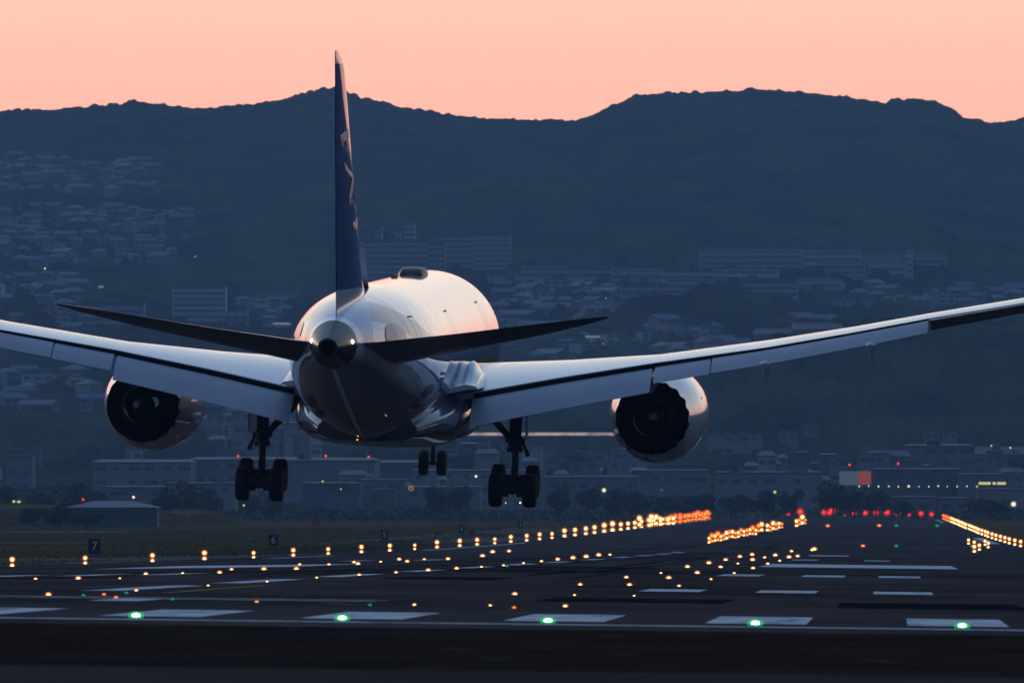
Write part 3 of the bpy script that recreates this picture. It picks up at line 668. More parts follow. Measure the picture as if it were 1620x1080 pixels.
# grassy mounds at the left
for (px, D, wx, hy, lb) in ((28, 2500, 24, 5., 'steep'), (300, 2650, 14, 3.6, 'low')):
    X = at(px, D); z0 = ground_at(X, D); rr = []
    for j, q in enumerate(np.linspace(0, 1, 9)):
        rr.append([(X + wx * math.cos(t) * (1 - q * .97) * (1 + .08 * math.sin(3 * t)), D + 14 * math.sin(t) * (1 - q * .97), z0 - .1 + hy * math.sin(q * math.pi / 2) * (1 + .06 * math.sin(5 * t))) for t in np.linspace(0, 2 * math.pi, 33)[:-1]])
    MB().rings(rr, cap0=False).build('mound', M_grass, smooth=True)['kind'] = 'structure'

# ------------------------------------------------------------------ lamps
M_met = mat('lamp_metal', (.10, .10, .11), .5, metal=.6)
E_amb = emat('amber_bulb', (1, .70, .30), 7.0); G_amb = halo_mat('amber_halo', (1, .26, .02), .95, .27)
E_org = emat('orange_bulb', (1, .36, .06), 3.0); G_org = halo_mat('orange_halo', (1, .13, .01), .95, .30)
E_red = emat('red_bulb', (1, .05, .04), 2.6); G_red = halo_mat('red_halo', (.9, .01, .015), .8, .27)
E_grn = emat('green_bulb', (.62, 1, .80), 9.0, True); G_grn = halo_mat('green_halo', (.0, .72, .16), .9, .32)
E_sg = emat('small_green_bulb', (.05, .75, .42), 1.0); G_sg = halo_mat('small_green_halo', (.0, .4, .25), .5, .4)
E_wht = emat('white_bulb', (1, .93, .72), 2.2); G_wht = halo_mat('white_halo', (.8, .7, .42), .55, .35)
E_ylw = emat('yellow_bulb', (.9, .95, .35), 1.3); G_ylw = halo_mat('yellow_halo', (.6, .62, .15), .5, .4)
def edge_proto(em, gl, label, cat='runway light', lamps=((.44, .095), (.10, .085))):  # lower lamp of a pair is added as the mirage image of the upper
    t = thing('edge_light', label, cat, (0, 0, 0))
    MB().tube((0, 0, 0), (0, 0, .05), .17, .15, 16).build('base_plate', M_met, t); MB().tube((0, 0, .05), (0, 0, .34), .02, n=8).build('stem', M_met, t)
    for z, r_ in lamps:
        g_ = MB().sphere((0, 0, z), r_ * 2.0, 14, 10).sphere((0, 0, z), r_ * 1.45, 14, 10).build('lamp_halo', gl, t, True); MB().sphere((0, 0, z), r_, 12, 8).build('bulb', em, g_, True)  # nested shells imitate the halo round each bulb
    return t
def inset_proto(em, gl, r_, label, fl=.8):
    t = thing('inset_light', label, 'runway light', (0, 0, 0))
    MB().tube((0, 0, .02), (0, 0, .035), r_ * 1.5, r_ * 1.4, 14).build('rim', M_met, t)
    g_ = MB().sphere((0, 0, .05), r_ * 1.9, 14, 8, fl).sphere((0, 0, .05), r_ * 1.42, 14, 8, fl).build('lens', gl, t, True); MB().sphere((0, 0, .05), r_ * .95, 12, 8, fl + .05).build('bulb', em, g_, True)  # outer domes are emissive shells imitating the bulb's halo
    return t
def place(proto, loc, sc, label, group, st={}):
    k = proto.name
    if k not in st:
        st[k] = 1; proto.location = loc; proto.scale = (sc,) * 3 if isinstance(sc, (int, float)) else sc; proto['label'] = label; proto['group'] = group; return proto
    return copy_thing(proto, loc, None, sc, label, group)
PE = edge_proto(E_amb, G_amb, 'amber'); PEO = edge_proto(E_org, G_org, 'orange'); PR = edge_proto(E_red, G_red, 'red', lamps=((.36, .135),))
PI = inset_proto(E_amb, G_amb, .10, ''); PG = inset_proto(E_grn, G_grn, .064, '', .5); PS = inset_proto(E_sg, G_sg, .07, ''); PO = inset_proto(E_org, G_org, .08, '')
for k in range(41):
    D = 631 + 60 * k; X = -48.7 + random.uniform(-.12, .12); org = D > 2480
    sc = (1 + .045 * k) * (1.5 if D > 1700 else 1.0) * random.uniform(.82, 1.15)
    place(PEO if org else PE, (X, D, H(X, D)), sc, 'orange lamp in the far end of the left runway edge row' if org else ('bright amber mirage-doubled edge light at the grassy left edge of the runway' if k < 16 else 'amber edge light in the merging middle of the left edge row'),
          'runway edge lights on the left far end' if org else ('runway edge lights on the left near part' if k < 16 else 'runway edge lights on the left middle part'))
for k in range(38):                                # added row of lamps imitates the shimmer smear of the first
    D = 2230 + 22 * k; X = -47.6 - random.uniform(-.8, 1.2); org = D > 2520
    place(PEO if org else PE, (X, D, H(X, D) + random.uniform(0, .4)), random.uniform(2.2, 4.2), 'added orange lamp in the shimmering far end of the left edge row' if org else 'added amber lamp in the shimmering middle of the left edge row',
          'added left edge shimmer lamps orange' if org else 'added left edge shimmer lamps amber')
for k in range(31):
    D = 1285 + 60 * k; X = 15 + random.uniform(-.1, .1); org = D > 2750
    place(PEO if org else PE, (X, D, H(X, D)), 1.5 + .04 * k, 'orange lamp at the far end of the right edge row' if org else 'amber edge light along the right edge of the runway', 'runway edge lights on the right far end' if org else 'runway edge lights on the right')
for px, py in ((1532, 858), (1541, 862), (1549, 868), (1558, 860), (1541, 871), (1563, 864)):
    X, D, z = unproj(px, py + 3); place(PE, (X, D, z), 1.3, 'amber lamp in the small cluster beside the right edge row', 'lamp cluster at the right')
for i, (px, sc) in enumerate(((543, 1), (596, 1.25), (704, 1), (740, 1.3), (728, .9), (843, 1), (893, 1), (943, 1), (993, 1.2), (1042, 1.1), (1093, .8), (1148, 1), (1196, .9), (800, .35))):
    D = 3175; X = at(1060 + px * .3457, D); place(PR, (X, D, H(X, D) + .25), 4.2 * sc * .8, 'red runway end light in the far row across the runway', 'red runway end lights')
r6 = lambda a, b: (a * .3457, 780 + b * .3457); r7 = lambda a, b: (540 + a / 3, 780 + b / 3); r8 = lambda a, b: (1060 + a * .3457, 780 + b * .3457)
AM = [r6(*p) for p in [(158, 392), (354, 391), (545, 389), (664, 370), (833, 366), (1003, 364), (1057, 349), (1206, 348), (1370, 326), (1355, 347), (1504, 326), (1448, 386), (1220, 404), (950, 422), (620, 445), (217, 466)]]
AM += [r7(*p) for p in [(59, 328), (78, 336), (186, 325), (274, 314), (312, 324), (393, 313), (506, 312), (84, 388), (259, 376), (412, 367), (547, 358), (665, 349), (770, 342), (865, 331), (950, 323), (1027, 314), (1100, 308), (1162, 302), (1222, 294), (1275, 291), (670, 298), (718, 279), (796, 275), (823, 480), (1134, 434), (707, 533), (346, 530), (1107, 483), (1063, 537), (1353, 400), (1368, 436), (1390, 486), (1517, 378), (1554, 403), (1604, 439)]]
AM += [r8(*p) for p in [(41, 424), (125, 365), (188, 393), (80, 337), (178, 320), (232, 338), (255, 305), (311, 321), (320, 290), (376, 281), (378, 305), (380, 343), (433, 293), (447, 322), (482, 284), (502, 308), (294, 365), (556, 265), (545, 293), (584, 288), (650, 260), (660, 257)]]
for px, py in AM:
    X, D, z = unproj(px, py + 1.0); sc = max(.3, 2.25 * D / F / .10) * random.uniform(.7, 1.3)
    rg = 'left of the centre line near the aiming bar' if px < 540 else ('in the middle of the runway' if px < 950 else 'among the dots left of the big white bar at right')
    place(PI, (X, D, z), sc, 'small warm lamp set in the asphalt ' + rg, 'inset lamps ' + rg)
for px, py in [r6(472, 468), r6(527, 481), r6(1173, 501), r7(820, 547), r8(883, 245), r8(722, 153), r8(957, 152)]:
    X, D, z = unproj(px, py); place(PO, (X, D, z), max(.3, 2.2 * D / F / .08), 'faint orange lamp set in the asphalt', 'faint orange inset lamps')
for px, py in [r6(378, 471), r6(575, 461), r6(787, 490), r7(785, 350), r7(135, 535), r8(1035, 152), r8(1222, 153), r8(1035, 245), r8(1380, 245)]:
    X, D, z = unproj(px, py); place(PS, (X, D, z), max(.25, 1.9 * D / F / .07), 'small green lamp set in the asphalt', 'small green inset lamps')
for i, (px, py) in enumerate([(214, 975.5), (541, 981), (867, 985), (1195, 990), (1522, 995.5)]):
    X = at(px, 165.1); place(PG, (X, 165.1, H(X, 165.1)), 1.0, 'bright green threshold light, %s in the row' % ['leftmost', 'second from the left', 'middle one', 'second from the right', 'rightmost'][i], 'green threshold lights')
for k in range(34):
    q = k / 33; px = 1122 + 152 * q; py = 857 - 30 * q + random.uniform(-2, 2)
    if .56 < q < .60 or .78 < q < .9: continue
    X, D, z = unproj(px, py + 2); place(PEO if k % 2 else PE, (X, D, z), random.uniform(1.3, 2.4) * D / 1500, 'lamp in the shimmering orange streak of centre line lights', 'shimmering centre line lights')
E_dim = halo_mat('dim_lamp_glow', (.30, .34, .16), .6, .12)
# lamps on masts in the airport and the town
def mast(px, py, D, em, gl, rpx, label, name='street_lamp', cat='street lamp', group=None, z0=None, arm=True):
    X = at(px, D); z = ground_at(X, D) if z0 is None else z0; top = (VY - py) * D / F - z; r_ = rpx * D / F
    t = thing(name, label, cat, (X, D, z), 0, group)
    if top > .5:
        mb = MB().tube((0, .2, 0), (0, .2, top + r_ * .2), .09, .06, 8)
        if arm: mb.tube((0, .2, top + r_ * .9), (0, .2, top + r_ * .2), .05, .06, 6)
        mb.build('mast', M_met, t)
    g_ = MB().sphere((0, -r_ * .2, top), r_ * 1.5, 12, 8).build('lamp_halo', gl, t, True); MB().sphere((0, -r_ * .2, top), r_ * .9, 10, 8).build('bulb', em, g_, True)
for i, v in enumerate([660, 715, 772, 832, 888, 948, 1008, 1065, 1120, 1172, 1230, 1287, 1345]):
    mast(1180 + v * .2716, 769 + random.uniform(-.6, .6), 3560, E_wht if i % 3 else E_ylw, G_ylw, random.choice([1.0, 1.3, 1.7, 1.2]), 'white street lamp in the row in front of the dark long hall at right', group='street lamps in the row at right')
for px, py, D, e, gl, r_, lb in [
        (1603, 797, 3400, E_wht, G_wht, 3.4, 'brightest white lamp near the right edge of the picture'), (210, 786, 3000, E_wht, G_amb, 1.9, 'warm white lamp right of the station roof'),
        (20, 793, 2700, E_ylw, G_ylw, 1.9, 'left of the two yellow-green lamps at the left edge'), (28, 794, 2700, E_ylw, G_ylw, 2.5, 'right of the two yellow-green lamps at the left edge'),
        (955.6, 775, 2940, E_wht, G_ylw, 2.8, 'pale round lamp right of the right main gear wheels'), (1047, 775, 2980, E_dim, E_dim, 1.8, 'faint yellow-green lamp under the right engine'), (510, 761, 3400, E_ylw, G_ylw, 1.3, 'yellow lamp on the depot right of the left main gear'),
        (539, 773, 3400, E_ylw, G_ylw, 1.0, 'small yellow lamp in front of the open-fronted depot'), (753, 753, 3400, E_wht, G_wht, 1.8, 'white lamp between the nose gear and the right main gear'),
        (385, 799, 2900, E_ylw, G_ylw, 1.5, 'pale lamp below the left main gear'), (1226, 778, 3040, E_ylw, G_ylw, 2.0, 'faint greenish lamp left of the round dark tree'),
        (1568, 705, 3900, E_ylw, G_ylw, 1.2, 'faint yellow lamp over the sloping-roofed hall'), (1598, 708, 3880, E_wht, G_ylw, 1.2, 'white lamp over the sloping-roofed hall'), (800, 795, 2950, E_wht, G_amb, .9, 'tiny lamp under the right main gear truck'), (823, 795, 2950, E_amb, G_org, 1.2, 'tiny amber lamp under the right main gear truck'),
        (1528, 806, 3240, E_red, G_red, 1.6, 'lone red lamp in front of the low grey hangar'), (952, 742, 4000, E_ylw, G_ylw, .6, 'very faint lamp left of the right engine')]:
    mast(px, py, D, e, gl, r_, lb, name='flood_lamp', cat='lamp')
for px, py, D, lb in [(376, 721, 3790, 'red obstruction lamp above the left main gear wheels'), (515, 721, 3790, 'red obstruction lamp on the middle of the grey cargo hall roof'), (583, 722.5, 3790, 'red obstruction lamp at the right end of the cargo hall roof'),
                      (130, 789.6, 2395, 'red lamp on the ridge of the station roof'), (1344, 735, 3700, 'faint red lamp above the lit sign board'), (1421, 733, 3700, 'faint red lamp above the row of street lamps')]:
    mast(px, py, D, E_red, G_red, 1.7, lb, name='obstruction_lamp', cat='lamp', arm=False)
for px, py, e, r_, lb in [(1460, 464, E_red, 1.5, 'left of the two red hillside lamps'), (1468, 464, E_red, 1.5, 'right of the two red hillside lamps'), (1515, 407, E_ylw, 1.0, 'left of three tiny yellow hillside lamps'), (1527, 404, E_ylw, .8, 'middle of three tiny yellow hillside lamps'),
                          (1539, 402, E_ylw, .9, 'right of three tiny yellow hillside lamps'), (1112, 419, E_wht, .8, 'tiny white lamp at the left end of the upper estate'), (958, 472, E_amb, 1.1, 'tiny amber lamp below the estate row'), (771, 383, E_amb, .7, 'tiny lamp on the wide grid block'),
                          (1433, 475, E_amb, 1., 'tiny amber lamp left of the red hillside lamps'), (69, 424, E_amb, .9, 'tiny amber lamp in the left terraces'), (95, 342, E_wht, .6, 'tiny white lamp in the upper left terrace'), (308, 405, E_amb, .6, 'tiny amber lamp at the right end of the left terraces')]:
    X, D, z = unproj(px, py + 4, 3900.); mast(px, py, D - 14, e, G_red if e == E_red else G_ylw, r_, lb, name='hillside_lamp', cat='lamp', arm=False, z0=z - 1)
for px, py, wd, lb in [(159, 455, 9, 'white strip roof above the left tail plane tip'), (187, 523.5, 9, 'pale strip between the left wing and the tail plane'), (933, 534.5, 34, 'long pale roof left of the lone water tower'), (822, 557, 12, 'slanting pale roof beside the nose of the aircraft'), (445, 513.5, 30, 'lit pale strip left of the fuselage'),
                       (982, 537, 8, 'small pale roof beside the long one'), (1290, 518.5, 12, 'left pale roof on the wooded slope at right'), (1305, 520, 18, 'right pale roof on the wooded slope at right'), (1590, 464.5, 22, 'pale roof on the slope at the right edge'), (945, 546, 24, 'dim pale roof under the long lit roof')]:
    X, D, z = unproj(px, py + 4, 3900.); s = D / F; t = thing('greenhouse', lb, 'greenhouse', (X, D - 6, z - 1)); hh = 4 * s + 1
    MB().box(-wd * s / 2, wd * s / 2, 0, 5, 0, hh).build('wall', WALLS[3], t)
    MB().rings([[(-wd * s / 2, -.3, hh + .01), (wd * s / 2, -.3, hh + .01), (wd * s / 2, 5.3, hh + .01), (-wd * s / 2, 5.3, hh + .01)], [(-wd * s * .42, 2.3, hh + 1.3), (wd * s * .46, 2.3, hh + 1.3), (wd * s * .46, 2.7, hh + 1.3), (-wd * s * .42, 2.7, hh + 1.3)]]).build('roof', ROOFS_LIT if 'ROOFS_LIT' in globals() else globals().setdefault('ROOFS_LIT', emat('emissive_roof', (.24, .29, .34), .7)), t)  # roof drawn with weak emission
# lit sign board, yellow canopy, orange disc sign
D = 3600; X = at(1354, D); t = thing('sign_board', 'large lit board, pale at left and orange at right, above the dark trees', 'sign', (X, D, ground_at(X, D))); s = D / F; zc = (VY - 756) * s - t.location[2]
MB().box(-26 * s, 4 * s, 0, .4, zc - 11 * s, zc + 11 * s).build('pale_panel', emat('pale_lit_panel', (.07, .11, .14), .8), t)
MB().box(4.1 * s, 24 * s, 0, .4, zc - 10 * s, zc + 11 * s).build('orange_panel', emat('orange_lit_panel', (.26, .055, .03), .9), t)
ubox('leg', M_met, t, -20 * s, -19 * s, .42, .8, 0, zc); ubox('leg', M_met, t, 16 * s, 17 * s, .42, .8, 0, zc)
D = 3500; X = at(1570, D); t = thing('lit_canopy', 'yellow-lit canopy on the pale building at right', 'canopy', (X, D, ground_at(X, D))); s = D / F; zc = (VY - 764) * s - t.location[2]
MB().box(-23 * s, 23 * s, 0, 3, zc + 2 * s, zc + 3.5 * s).build('roof', WALLS[1], t)
for a, b in ((-22, -3), (0, 5), (7, 21)): MB().box(a * s, b * s, .1, .5, zc - 2.2 * s, zc + 1.9 * s).build('light_strip', bpy.data.materials.get('yellow_strip') or emat('yellow_strip', (.80, .72, .26), .9), t)
ubox('post', M_met, t, -21 * s, -20 * s, 1, 1.4, 0, zc + 2 * s - .01); ubox('post', M_met, t, 20 * s, 21 * s, 1, 1.4, 0, zc + 2 * s - .01)
D = 3420; X = at(650, D); t = thing('disc_sign', 'round orange-yellow sign on a thin pole under the nose gear', 'sign', (X, D, ground_at(X, D))); s = D / F; zc = (VY - 772) * s - t.location[2]
MB().tube((0, 0, 0), (0, 0, zc), .12).build('pole', M_met, t); MB().tube((0, -.5, zc), (0, -.25, zc), 4.4 * s, n=20).build('disc', emat('orange_disc', (.45, .22, .05), .7), t); MB().box(-1.6 * s, 1.6 * s, -.56, -.51, zc - 2.4 * s, zc + 1 * s).build('mark', M_sblack, t)

# ------------------------------------------------------------------ aircraft
LEN = 56.7; YAW = -math.atan(.0378); PITCH = math.atan(.0394); ROLL = R(1.43)
Rm = Euler((PITCH, ROLL, YAW), 'YXZ').to_matrix()
S0, B0 = 28.5, 5.7                                     # the root stands at the main wheels' foot
def P(a, s, b): return (a, S0 - s, b + B0)
tail = Vector((-20.28, 411., 4.8)); off = Rm @ Vector(P(0, LEN, 0))
ac = thing('airliner', 'white twin-engine airliner with dark blue tail fin landing just above the runway', 'aircraft', tail - off)
ac.rotation_mode = 'YXZ'; ac.rotation_euler = (PITCH, ROLL, YAW)

def paint(name, base, rough=.22, coat=.5, dirt=.12):
    m = mat(name, base, rough, coat=coat, var=dirt, vscale=(.35, .12, .6)); return m
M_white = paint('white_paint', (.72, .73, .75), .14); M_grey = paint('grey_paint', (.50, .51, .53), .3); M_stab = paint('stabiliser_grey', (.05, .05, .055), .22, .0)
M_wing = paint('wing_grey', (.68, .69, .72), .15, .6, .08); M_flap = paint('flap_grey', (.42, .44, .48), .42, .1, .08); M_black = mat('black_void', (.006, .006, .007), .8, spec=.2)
M_navy = mat('navy_paint', (.005, .034, .19), .05, spec=.25); M_cone = mat('bare_metal', (.055, .052, .05), .34, metal=.6, var=.2, vscale=(1, 1, 1)); M_duct = mat('dark_metal', (.022, .02, .02), .45, metal=.5, var=.2)
M_tyre = mat('tyre_rubber', (.014, .014, .015), .75, var=.2); M_gear = mat('gear_metal', (.06, .062, .066), .45, metal=.4, var=.2); M_letter = paint('letter_white', (.33, .36, .42), .4, 0)
M_dome = mat('radome_grey', (.06, .055, .055), .4); M_lip = mat('polished_lip', (.5, .5, .5), .2, metal=1.)

# fuselage livery painted by body station: white crown, blue band rising to the fin, grey belly
m = bpy.data.materials.new('fuselage_livery'); m.use_nodes = True; nt = m.node_tree; p = nt.nodes['Principled BSDF']; K = nt.links.new
p.inputs['Roughness'].default_value = .07; p.inputs['Coat Weight'].default_value = .6; p.inputs['Coat Roughness'].default_value = .03
t_ = nt.nodes.new('ShaderNodeTexCoord'); sp_ = nt.nodes.new('ShaderNodeSeparateXYZ'); K(t_.outputs['Object'], sp_.inputs[0])
def mth(op, a, b=None, c=None):
    n = nt.nodes.new('ShaderNodeMath'); n.operation = op
    for i, q in enumerate((a, b, c)):
        if q is None: continue
        if isinstance(q, (int, float)): n.inputs[i].default_value = q
        else: K(q, n.inputs[i])
    return n.outputs[0]
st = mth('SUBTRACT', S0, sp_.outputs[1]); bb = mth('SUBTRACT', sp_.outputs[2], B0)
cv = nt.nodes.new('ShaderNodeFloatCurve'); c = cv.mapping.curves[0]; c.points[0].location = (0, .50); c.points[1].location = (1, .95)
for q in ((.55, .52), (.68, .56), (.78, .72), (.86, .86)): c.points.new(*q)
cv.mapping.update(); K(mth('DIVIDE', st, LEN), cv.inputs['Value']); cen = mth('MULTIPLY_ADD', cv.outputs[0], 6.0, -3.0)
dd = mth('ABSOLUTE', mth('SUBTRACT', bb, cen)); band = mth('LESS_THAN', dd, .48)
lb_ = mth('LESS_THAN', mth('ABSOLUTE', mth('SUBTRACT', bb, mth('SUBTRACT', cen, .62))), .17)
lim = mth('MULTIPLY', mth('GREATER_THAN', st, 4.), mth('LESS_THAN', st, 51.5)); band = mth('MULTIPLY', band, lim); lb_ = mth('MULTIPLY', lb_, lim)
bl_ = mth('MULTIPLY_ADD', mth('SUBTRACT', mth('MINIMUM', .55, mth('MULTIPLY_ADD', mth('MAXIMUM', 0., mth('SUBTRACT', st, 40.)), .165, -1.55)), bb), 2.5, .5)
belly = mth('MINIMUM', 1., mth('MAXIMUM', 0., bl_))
def mixc(f, a, b):
    x = nt.nodes.new('ShaderNodeMixRGB'); K(f, x.inputs[0])
    for i, q in ((1, a), (2, b)):
        if isinstance(q, tuple): x.inputs[i].default_value = (*q, 1)
        else: K(q, x.inputs[i])
    return x.outputs[0]
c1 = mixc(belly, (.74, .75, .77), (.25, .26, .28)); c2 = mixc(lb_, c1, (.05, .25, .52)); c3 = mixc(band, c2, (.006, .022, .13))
finb_ = mth('MULTIPLY', mth('LESS_THAN', mth('ABSOLUTE', mth('ADD', sp_.outputs[0], mth('MULTIPLY', mth('SUBTRACT', st, 49.), .0))), mth('MULTIPLY', mth('SUBTRACT', st, 44.), .16)), mth('LESS_THAN', st, 53.4))
finb_ = mth('MULTIPLY', finb_, mth('GREATER_THAN', bb, 1.0)); c3 = mixc(finb_, c3, (.20, .42, .66))
K(mth('MULTIPLY_ADD', mth('MAXIMUM', band, finb_), -.45, .6), p.inputs['Coat Weight'])
nz = nt.nodes.new('ShaderNodeTexNoise'); mp_ = nt.nodes.new('ShaderNodeMapping'); mp_.inputs['Scale'].default_value = (.8, .15, .8); K(t_.outputs['Object'], mp_.inputs[0]); K(mp_.outputs[0], nz.inputs['Vector']); nz.inputs['Detail'].default_value = 6
rr_ = ramp(nt, [(.35, (.86, .86, .87)), (.6, (1, 1, 1))]); K(nz.outputs['Fac'], rr_.inputs[0])
x_ = nt.nodes.new('ShaderNodeMixRGB'); x_.blend_type = 'MULTIPLY'; x_.inputs[0].default_value = 1.; K(c3, x_.inputs[1]); K(rr_.outputs[0], x_.inputs[2]); K(x_.outputs[0], p.inputs['Base Color'])
M_fus = m

FS = [(0, .05, -.75, -.88), (.35, .55, -.25, -1.25), (1.2, 1.15, .45, -1.75), (3, 1.95, 1.6, -2.4), (5.5, 2.55, 2.55, -2.8), (8.5, 2.86, 2.95, -2.96), (11, 2.885, 2.97, -2.97), (20, 2.885, 2.97, -2.97), (30, 2.885, 2.97, -2.97), (36, 2.885, 2.97, -2.97),
      (38.5, 2.86, 2.965, -2.88), (41, 2.76, 2.94, -2.62), (43.5, 2.58, 2.88, -2.2), (46, 2.30, 2.78, -1.68), (48.5, 1.94, 2.63, -1.1), (50.5, 1.58, 2.46, -.62), (52.5, 1.18, 2.22, -.15), (54.2, .86, 1.96, .22)]
_fs = np.array(FS)
def fus(s): return [float(np.interp(s, _fs[:, 0], _fs[:, i])) for i in (1, 2, 3)]
def fring(s, w_, tp, bt, n=64, g=0.):
    c_ = (tp + bt) / 2; h_ = (tp - bt) / 2 + g; w_ += g
    return [P(w_ * math.cos(t), s, c_ + h_ * math.sin(t)) for t in [2 * math.pi * k / n for k in range(n)]]
dense = []
for s_ in np.concatenate([np.linspace(0, 11, 20), np.linspace(12, 36, 13), np.linspace(37, 54.2, 30)]): 
    # smooth interpolation by local averaging
    q = [np.mean([fus(min(54.2, max(0, s_ + d)))[i] for d in (-.6, 0, .6)]) if 1.5 < s_ < 53.5 else fus(s_)[i] for i in range(3)]
    dense.append((s_, *q))
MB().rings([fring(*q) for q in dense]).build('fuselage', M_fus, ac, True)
# tail cone in bare metal with the exhaust pipe
tcn = MB().rings([fring(54.203, .865, 1.965, .215), fring(55.2, .70, 1.74, .42), fring(56.2, .50, 1.50, .62), fring(56.7, .36, 1.38, .70), fring(56.72, .27, 1.31, .77), fring(56.2, .25, 1.29, .79)], cap1=False).build('tail_cone', M_cone, ac, True)
MB().rings([fring(56.21, .245, 1.285, .795), fring(56.0, .24, 1.28, .80)]).build('exhaust_pipe', M_black, tcn)
for a in (-.74, .74):
    o = MB().sphere(P(a * .98, 54.9, 1.22), .085, 10, 8).build('tail_light', emat('tail_light_white', (1, .95, .85), 4.), ac, True)
# belly seam strip from the cone to the wing fairing
rr = []
for s_ in np.linspace(54.0, 36.5, 30):
    w_, tp, bt = fus(s_); rr.append([P(x, s_, (tp + bt) / 2 - ((tp - bt) / 2) * math.sqrt(max(0, 1 - (x / w_) ** 2)) - .022) for x in (-.085, 0, .085)])
MB().rings(rr, closed=False, cap0=False, cap1=False).build('belly_seam', mat('seam_strip', (.72, .73, .75), .45), ac, True)
# wing to body fairing
WF = [(15.5, 2.2, -1.6, -2.85), (17.5, 2.75, -1.2, -3.25), (20, 3.15, -.9, -3.45), (24, 3.35, -.8, -3.5), (29, 3.4, -.9, -3.5), (32, 3.3, -1.1, -3.4), (34.5, 3.0, -1.4, -3.25), (37, 2.5, -1.7, -3.0), (38.6, 1.9, -2.1, -2.95)]
rr = []
for s_, w_, tp, bt in WF:
    n = 40; c_ = (tp + bt) / 2; h_ = (tp - bt) / 2; e = .72
    rr.append([P(w_ * math.copysign(abs(math.cos(t)) ** e, math.cos(t)), s_, c_ + h_ * math.copysign(abs(math.sin(t)) ** e, math.sin(t))) for t in [2 * math.pi * k / n for k in range(n)]])
MB().rings(rr).build('wing_body_fairing', paint('fairing_grey', (.13, .135, .15), .12), ac, True)
# doors: thin dark outlines following the skin
M_line = mat('panel_gap', (.05, .05, .06), .6)
def skin(ang, s_, g=.012):
    w_, tp, bt = fus(s_); return P((w_ + g) * math.cos(ang), s_, (tp + bt) / 2 + ((tp - bt) / 2 + g) * math.sin(ang))
for s_ in (44.2, 31.0, 15.0):
    for side in (0, 1):
        d_ = MB(); hw = .55; a0, a1 = -.05, .66; t2 = .022
        f_ = (lambda q: q) if side == 0 else (lambda q: math.pi - q)
        arc = np.linspace(a0, a1, 12)
        for e in (-hw, hw):
            d_.rings([[skin(f_(a), s_ + e - t2), skin(f_(a), s_ + e + t2)] for a in arc], closed=False, cap0=False, cap1=False)
        d_.add([skin(f_(a1), s_ - hw, .014), skin(f_(a1), s_ + hw, .014), skin(f_(a1 + .022), s_ + hw, .014), skin(f_(a1 + .022), s_ - hw, .014)], [(0, 1, 2, 3)])
        d_.build('door_outline', M_line, ac)
# satellite dome and small blades on the crown
dm = []
for k, (q, h_) in enumerate(((0, .02), (.08, .7), (.25, .95), (.5, 1.), (.75, .9), (.92, .6), (1, .02))):
    s_ = 17 + 2.6 * q; w_ = .56 * (h_ ** .4); hh = .30 * h_; dm.append([P(w_ * math.copysign(abs(math.cos(t)) ** .6, math.cos(t)), s_, 2.86 + (hh + .1) * max(0, math.sin(t)) ** .6) for t in [2 * math.pi * i / 20 for i in range(20)]])
MB().rings(dm).build('satellite_dome', M_dome, ac, True)
MB().box(-.9 - .15, -.9 + .15, 0, 0, 0, 0)
MB().rings([[P(-.35, 24, 2.9), P(-.1, 24, 2.9), P(-.1, 25, 2.9), P(-.35, 25, 2.9)], [P(-.32, 24.2, 3.06), P(-.12, 24.2, 3.06), P(-.12, 24.8, 3.06), P(-.32, 24.8, 3.06)]]).build('antenna', M_dome, ac)
MB().rings([[P(-.02, 40, 2.9), P(.02, 40, 2.9), P(.02, 40.6, 2.9), P(-.02, 40.6, 2.9)], [P(-.01, 40.35, 3.35), P(.01, 40.35, 3.35), P(.01, 40.6, 3.35), P(-.01, 40.6, 3.35)]]).build('antenna', M_grey, ac)
MB().rings([[P(-.02, 19.4, -3.40), P(.44, 19.4, -3.40), P(.44, 20.6, -3.40), P(-.02, 20.6, -3.40)], [P(0, 19.5, -3.64), P(.42, 19.5, -3.64), P(.42, 20.5, -3.64), P(0, 20.5, -3.64)]]).build('belly_blister', M_black, ac)
sm = None
for s_ in (36.2, 41.0, 46.2):
    MB().rings([fring(s_ - .012, *fus(s_ - .012), g=.006), fring(s_ + .012, *fus(s_ + .012), g=.006)], cap0=False, cap1=False).build('skin_seam', M_line, ac)
# red beacon specks low on the body
for (a, s_, b) in ((.55, 36.2, -3.02), (-.35, 38.8, -2.90)):
    MB().sphere(P(a, s_, b), .025, 8, 6).build('marker_light', E_org, ac, True)

# registration and flag mark on the right aft side
v, f = text_mesh('JA817A', .62, .25, .012)
def onside(u, v_, s_c, b_c, g=.03, flip=1):
    s_ = s_c - u * flip; b_ = b_c + v_; w_, tp, bt = fus(s_); c_ = (tp + bt) / 2; h_ = (tp - bt) / 2
    return P(flip * (w_ * math.sqrt(max(.02, 1 - ((b_ - c_) / h_) ** 2)) + g), s_, b_)
MB().add([onside(x, y, 41.5, -.95) for x, y, _ in v], f).build('registration', mat('registration_black', (.015, .016, .02), .4), ac)
MB().add([onside(x, y, 41.5, -.95, flip=-1) for x, y, _ in v], f).build('registration', bpy.data.materials['registration_black'], ac)
MB().add([onside(x, y, 38.6, -.45) for x, y in ((-.6, .06), (.6, .06), (.6, .17), (-.6, .17))], [(0, 1, 2, 3)]).build('side_mark', mat('mark_blue', (.02, .14, .34), .4), ac)
MB().add([onside(x, y, 38.6, -.45) for x, y in ((-.6, -.12), (.6, -.12), (.6, -.03), (-.6, -.03))], [(0, 1, 2, 3)]).build('side_mark', mat('mark_red', (.34, .08, .06), .4), ac)

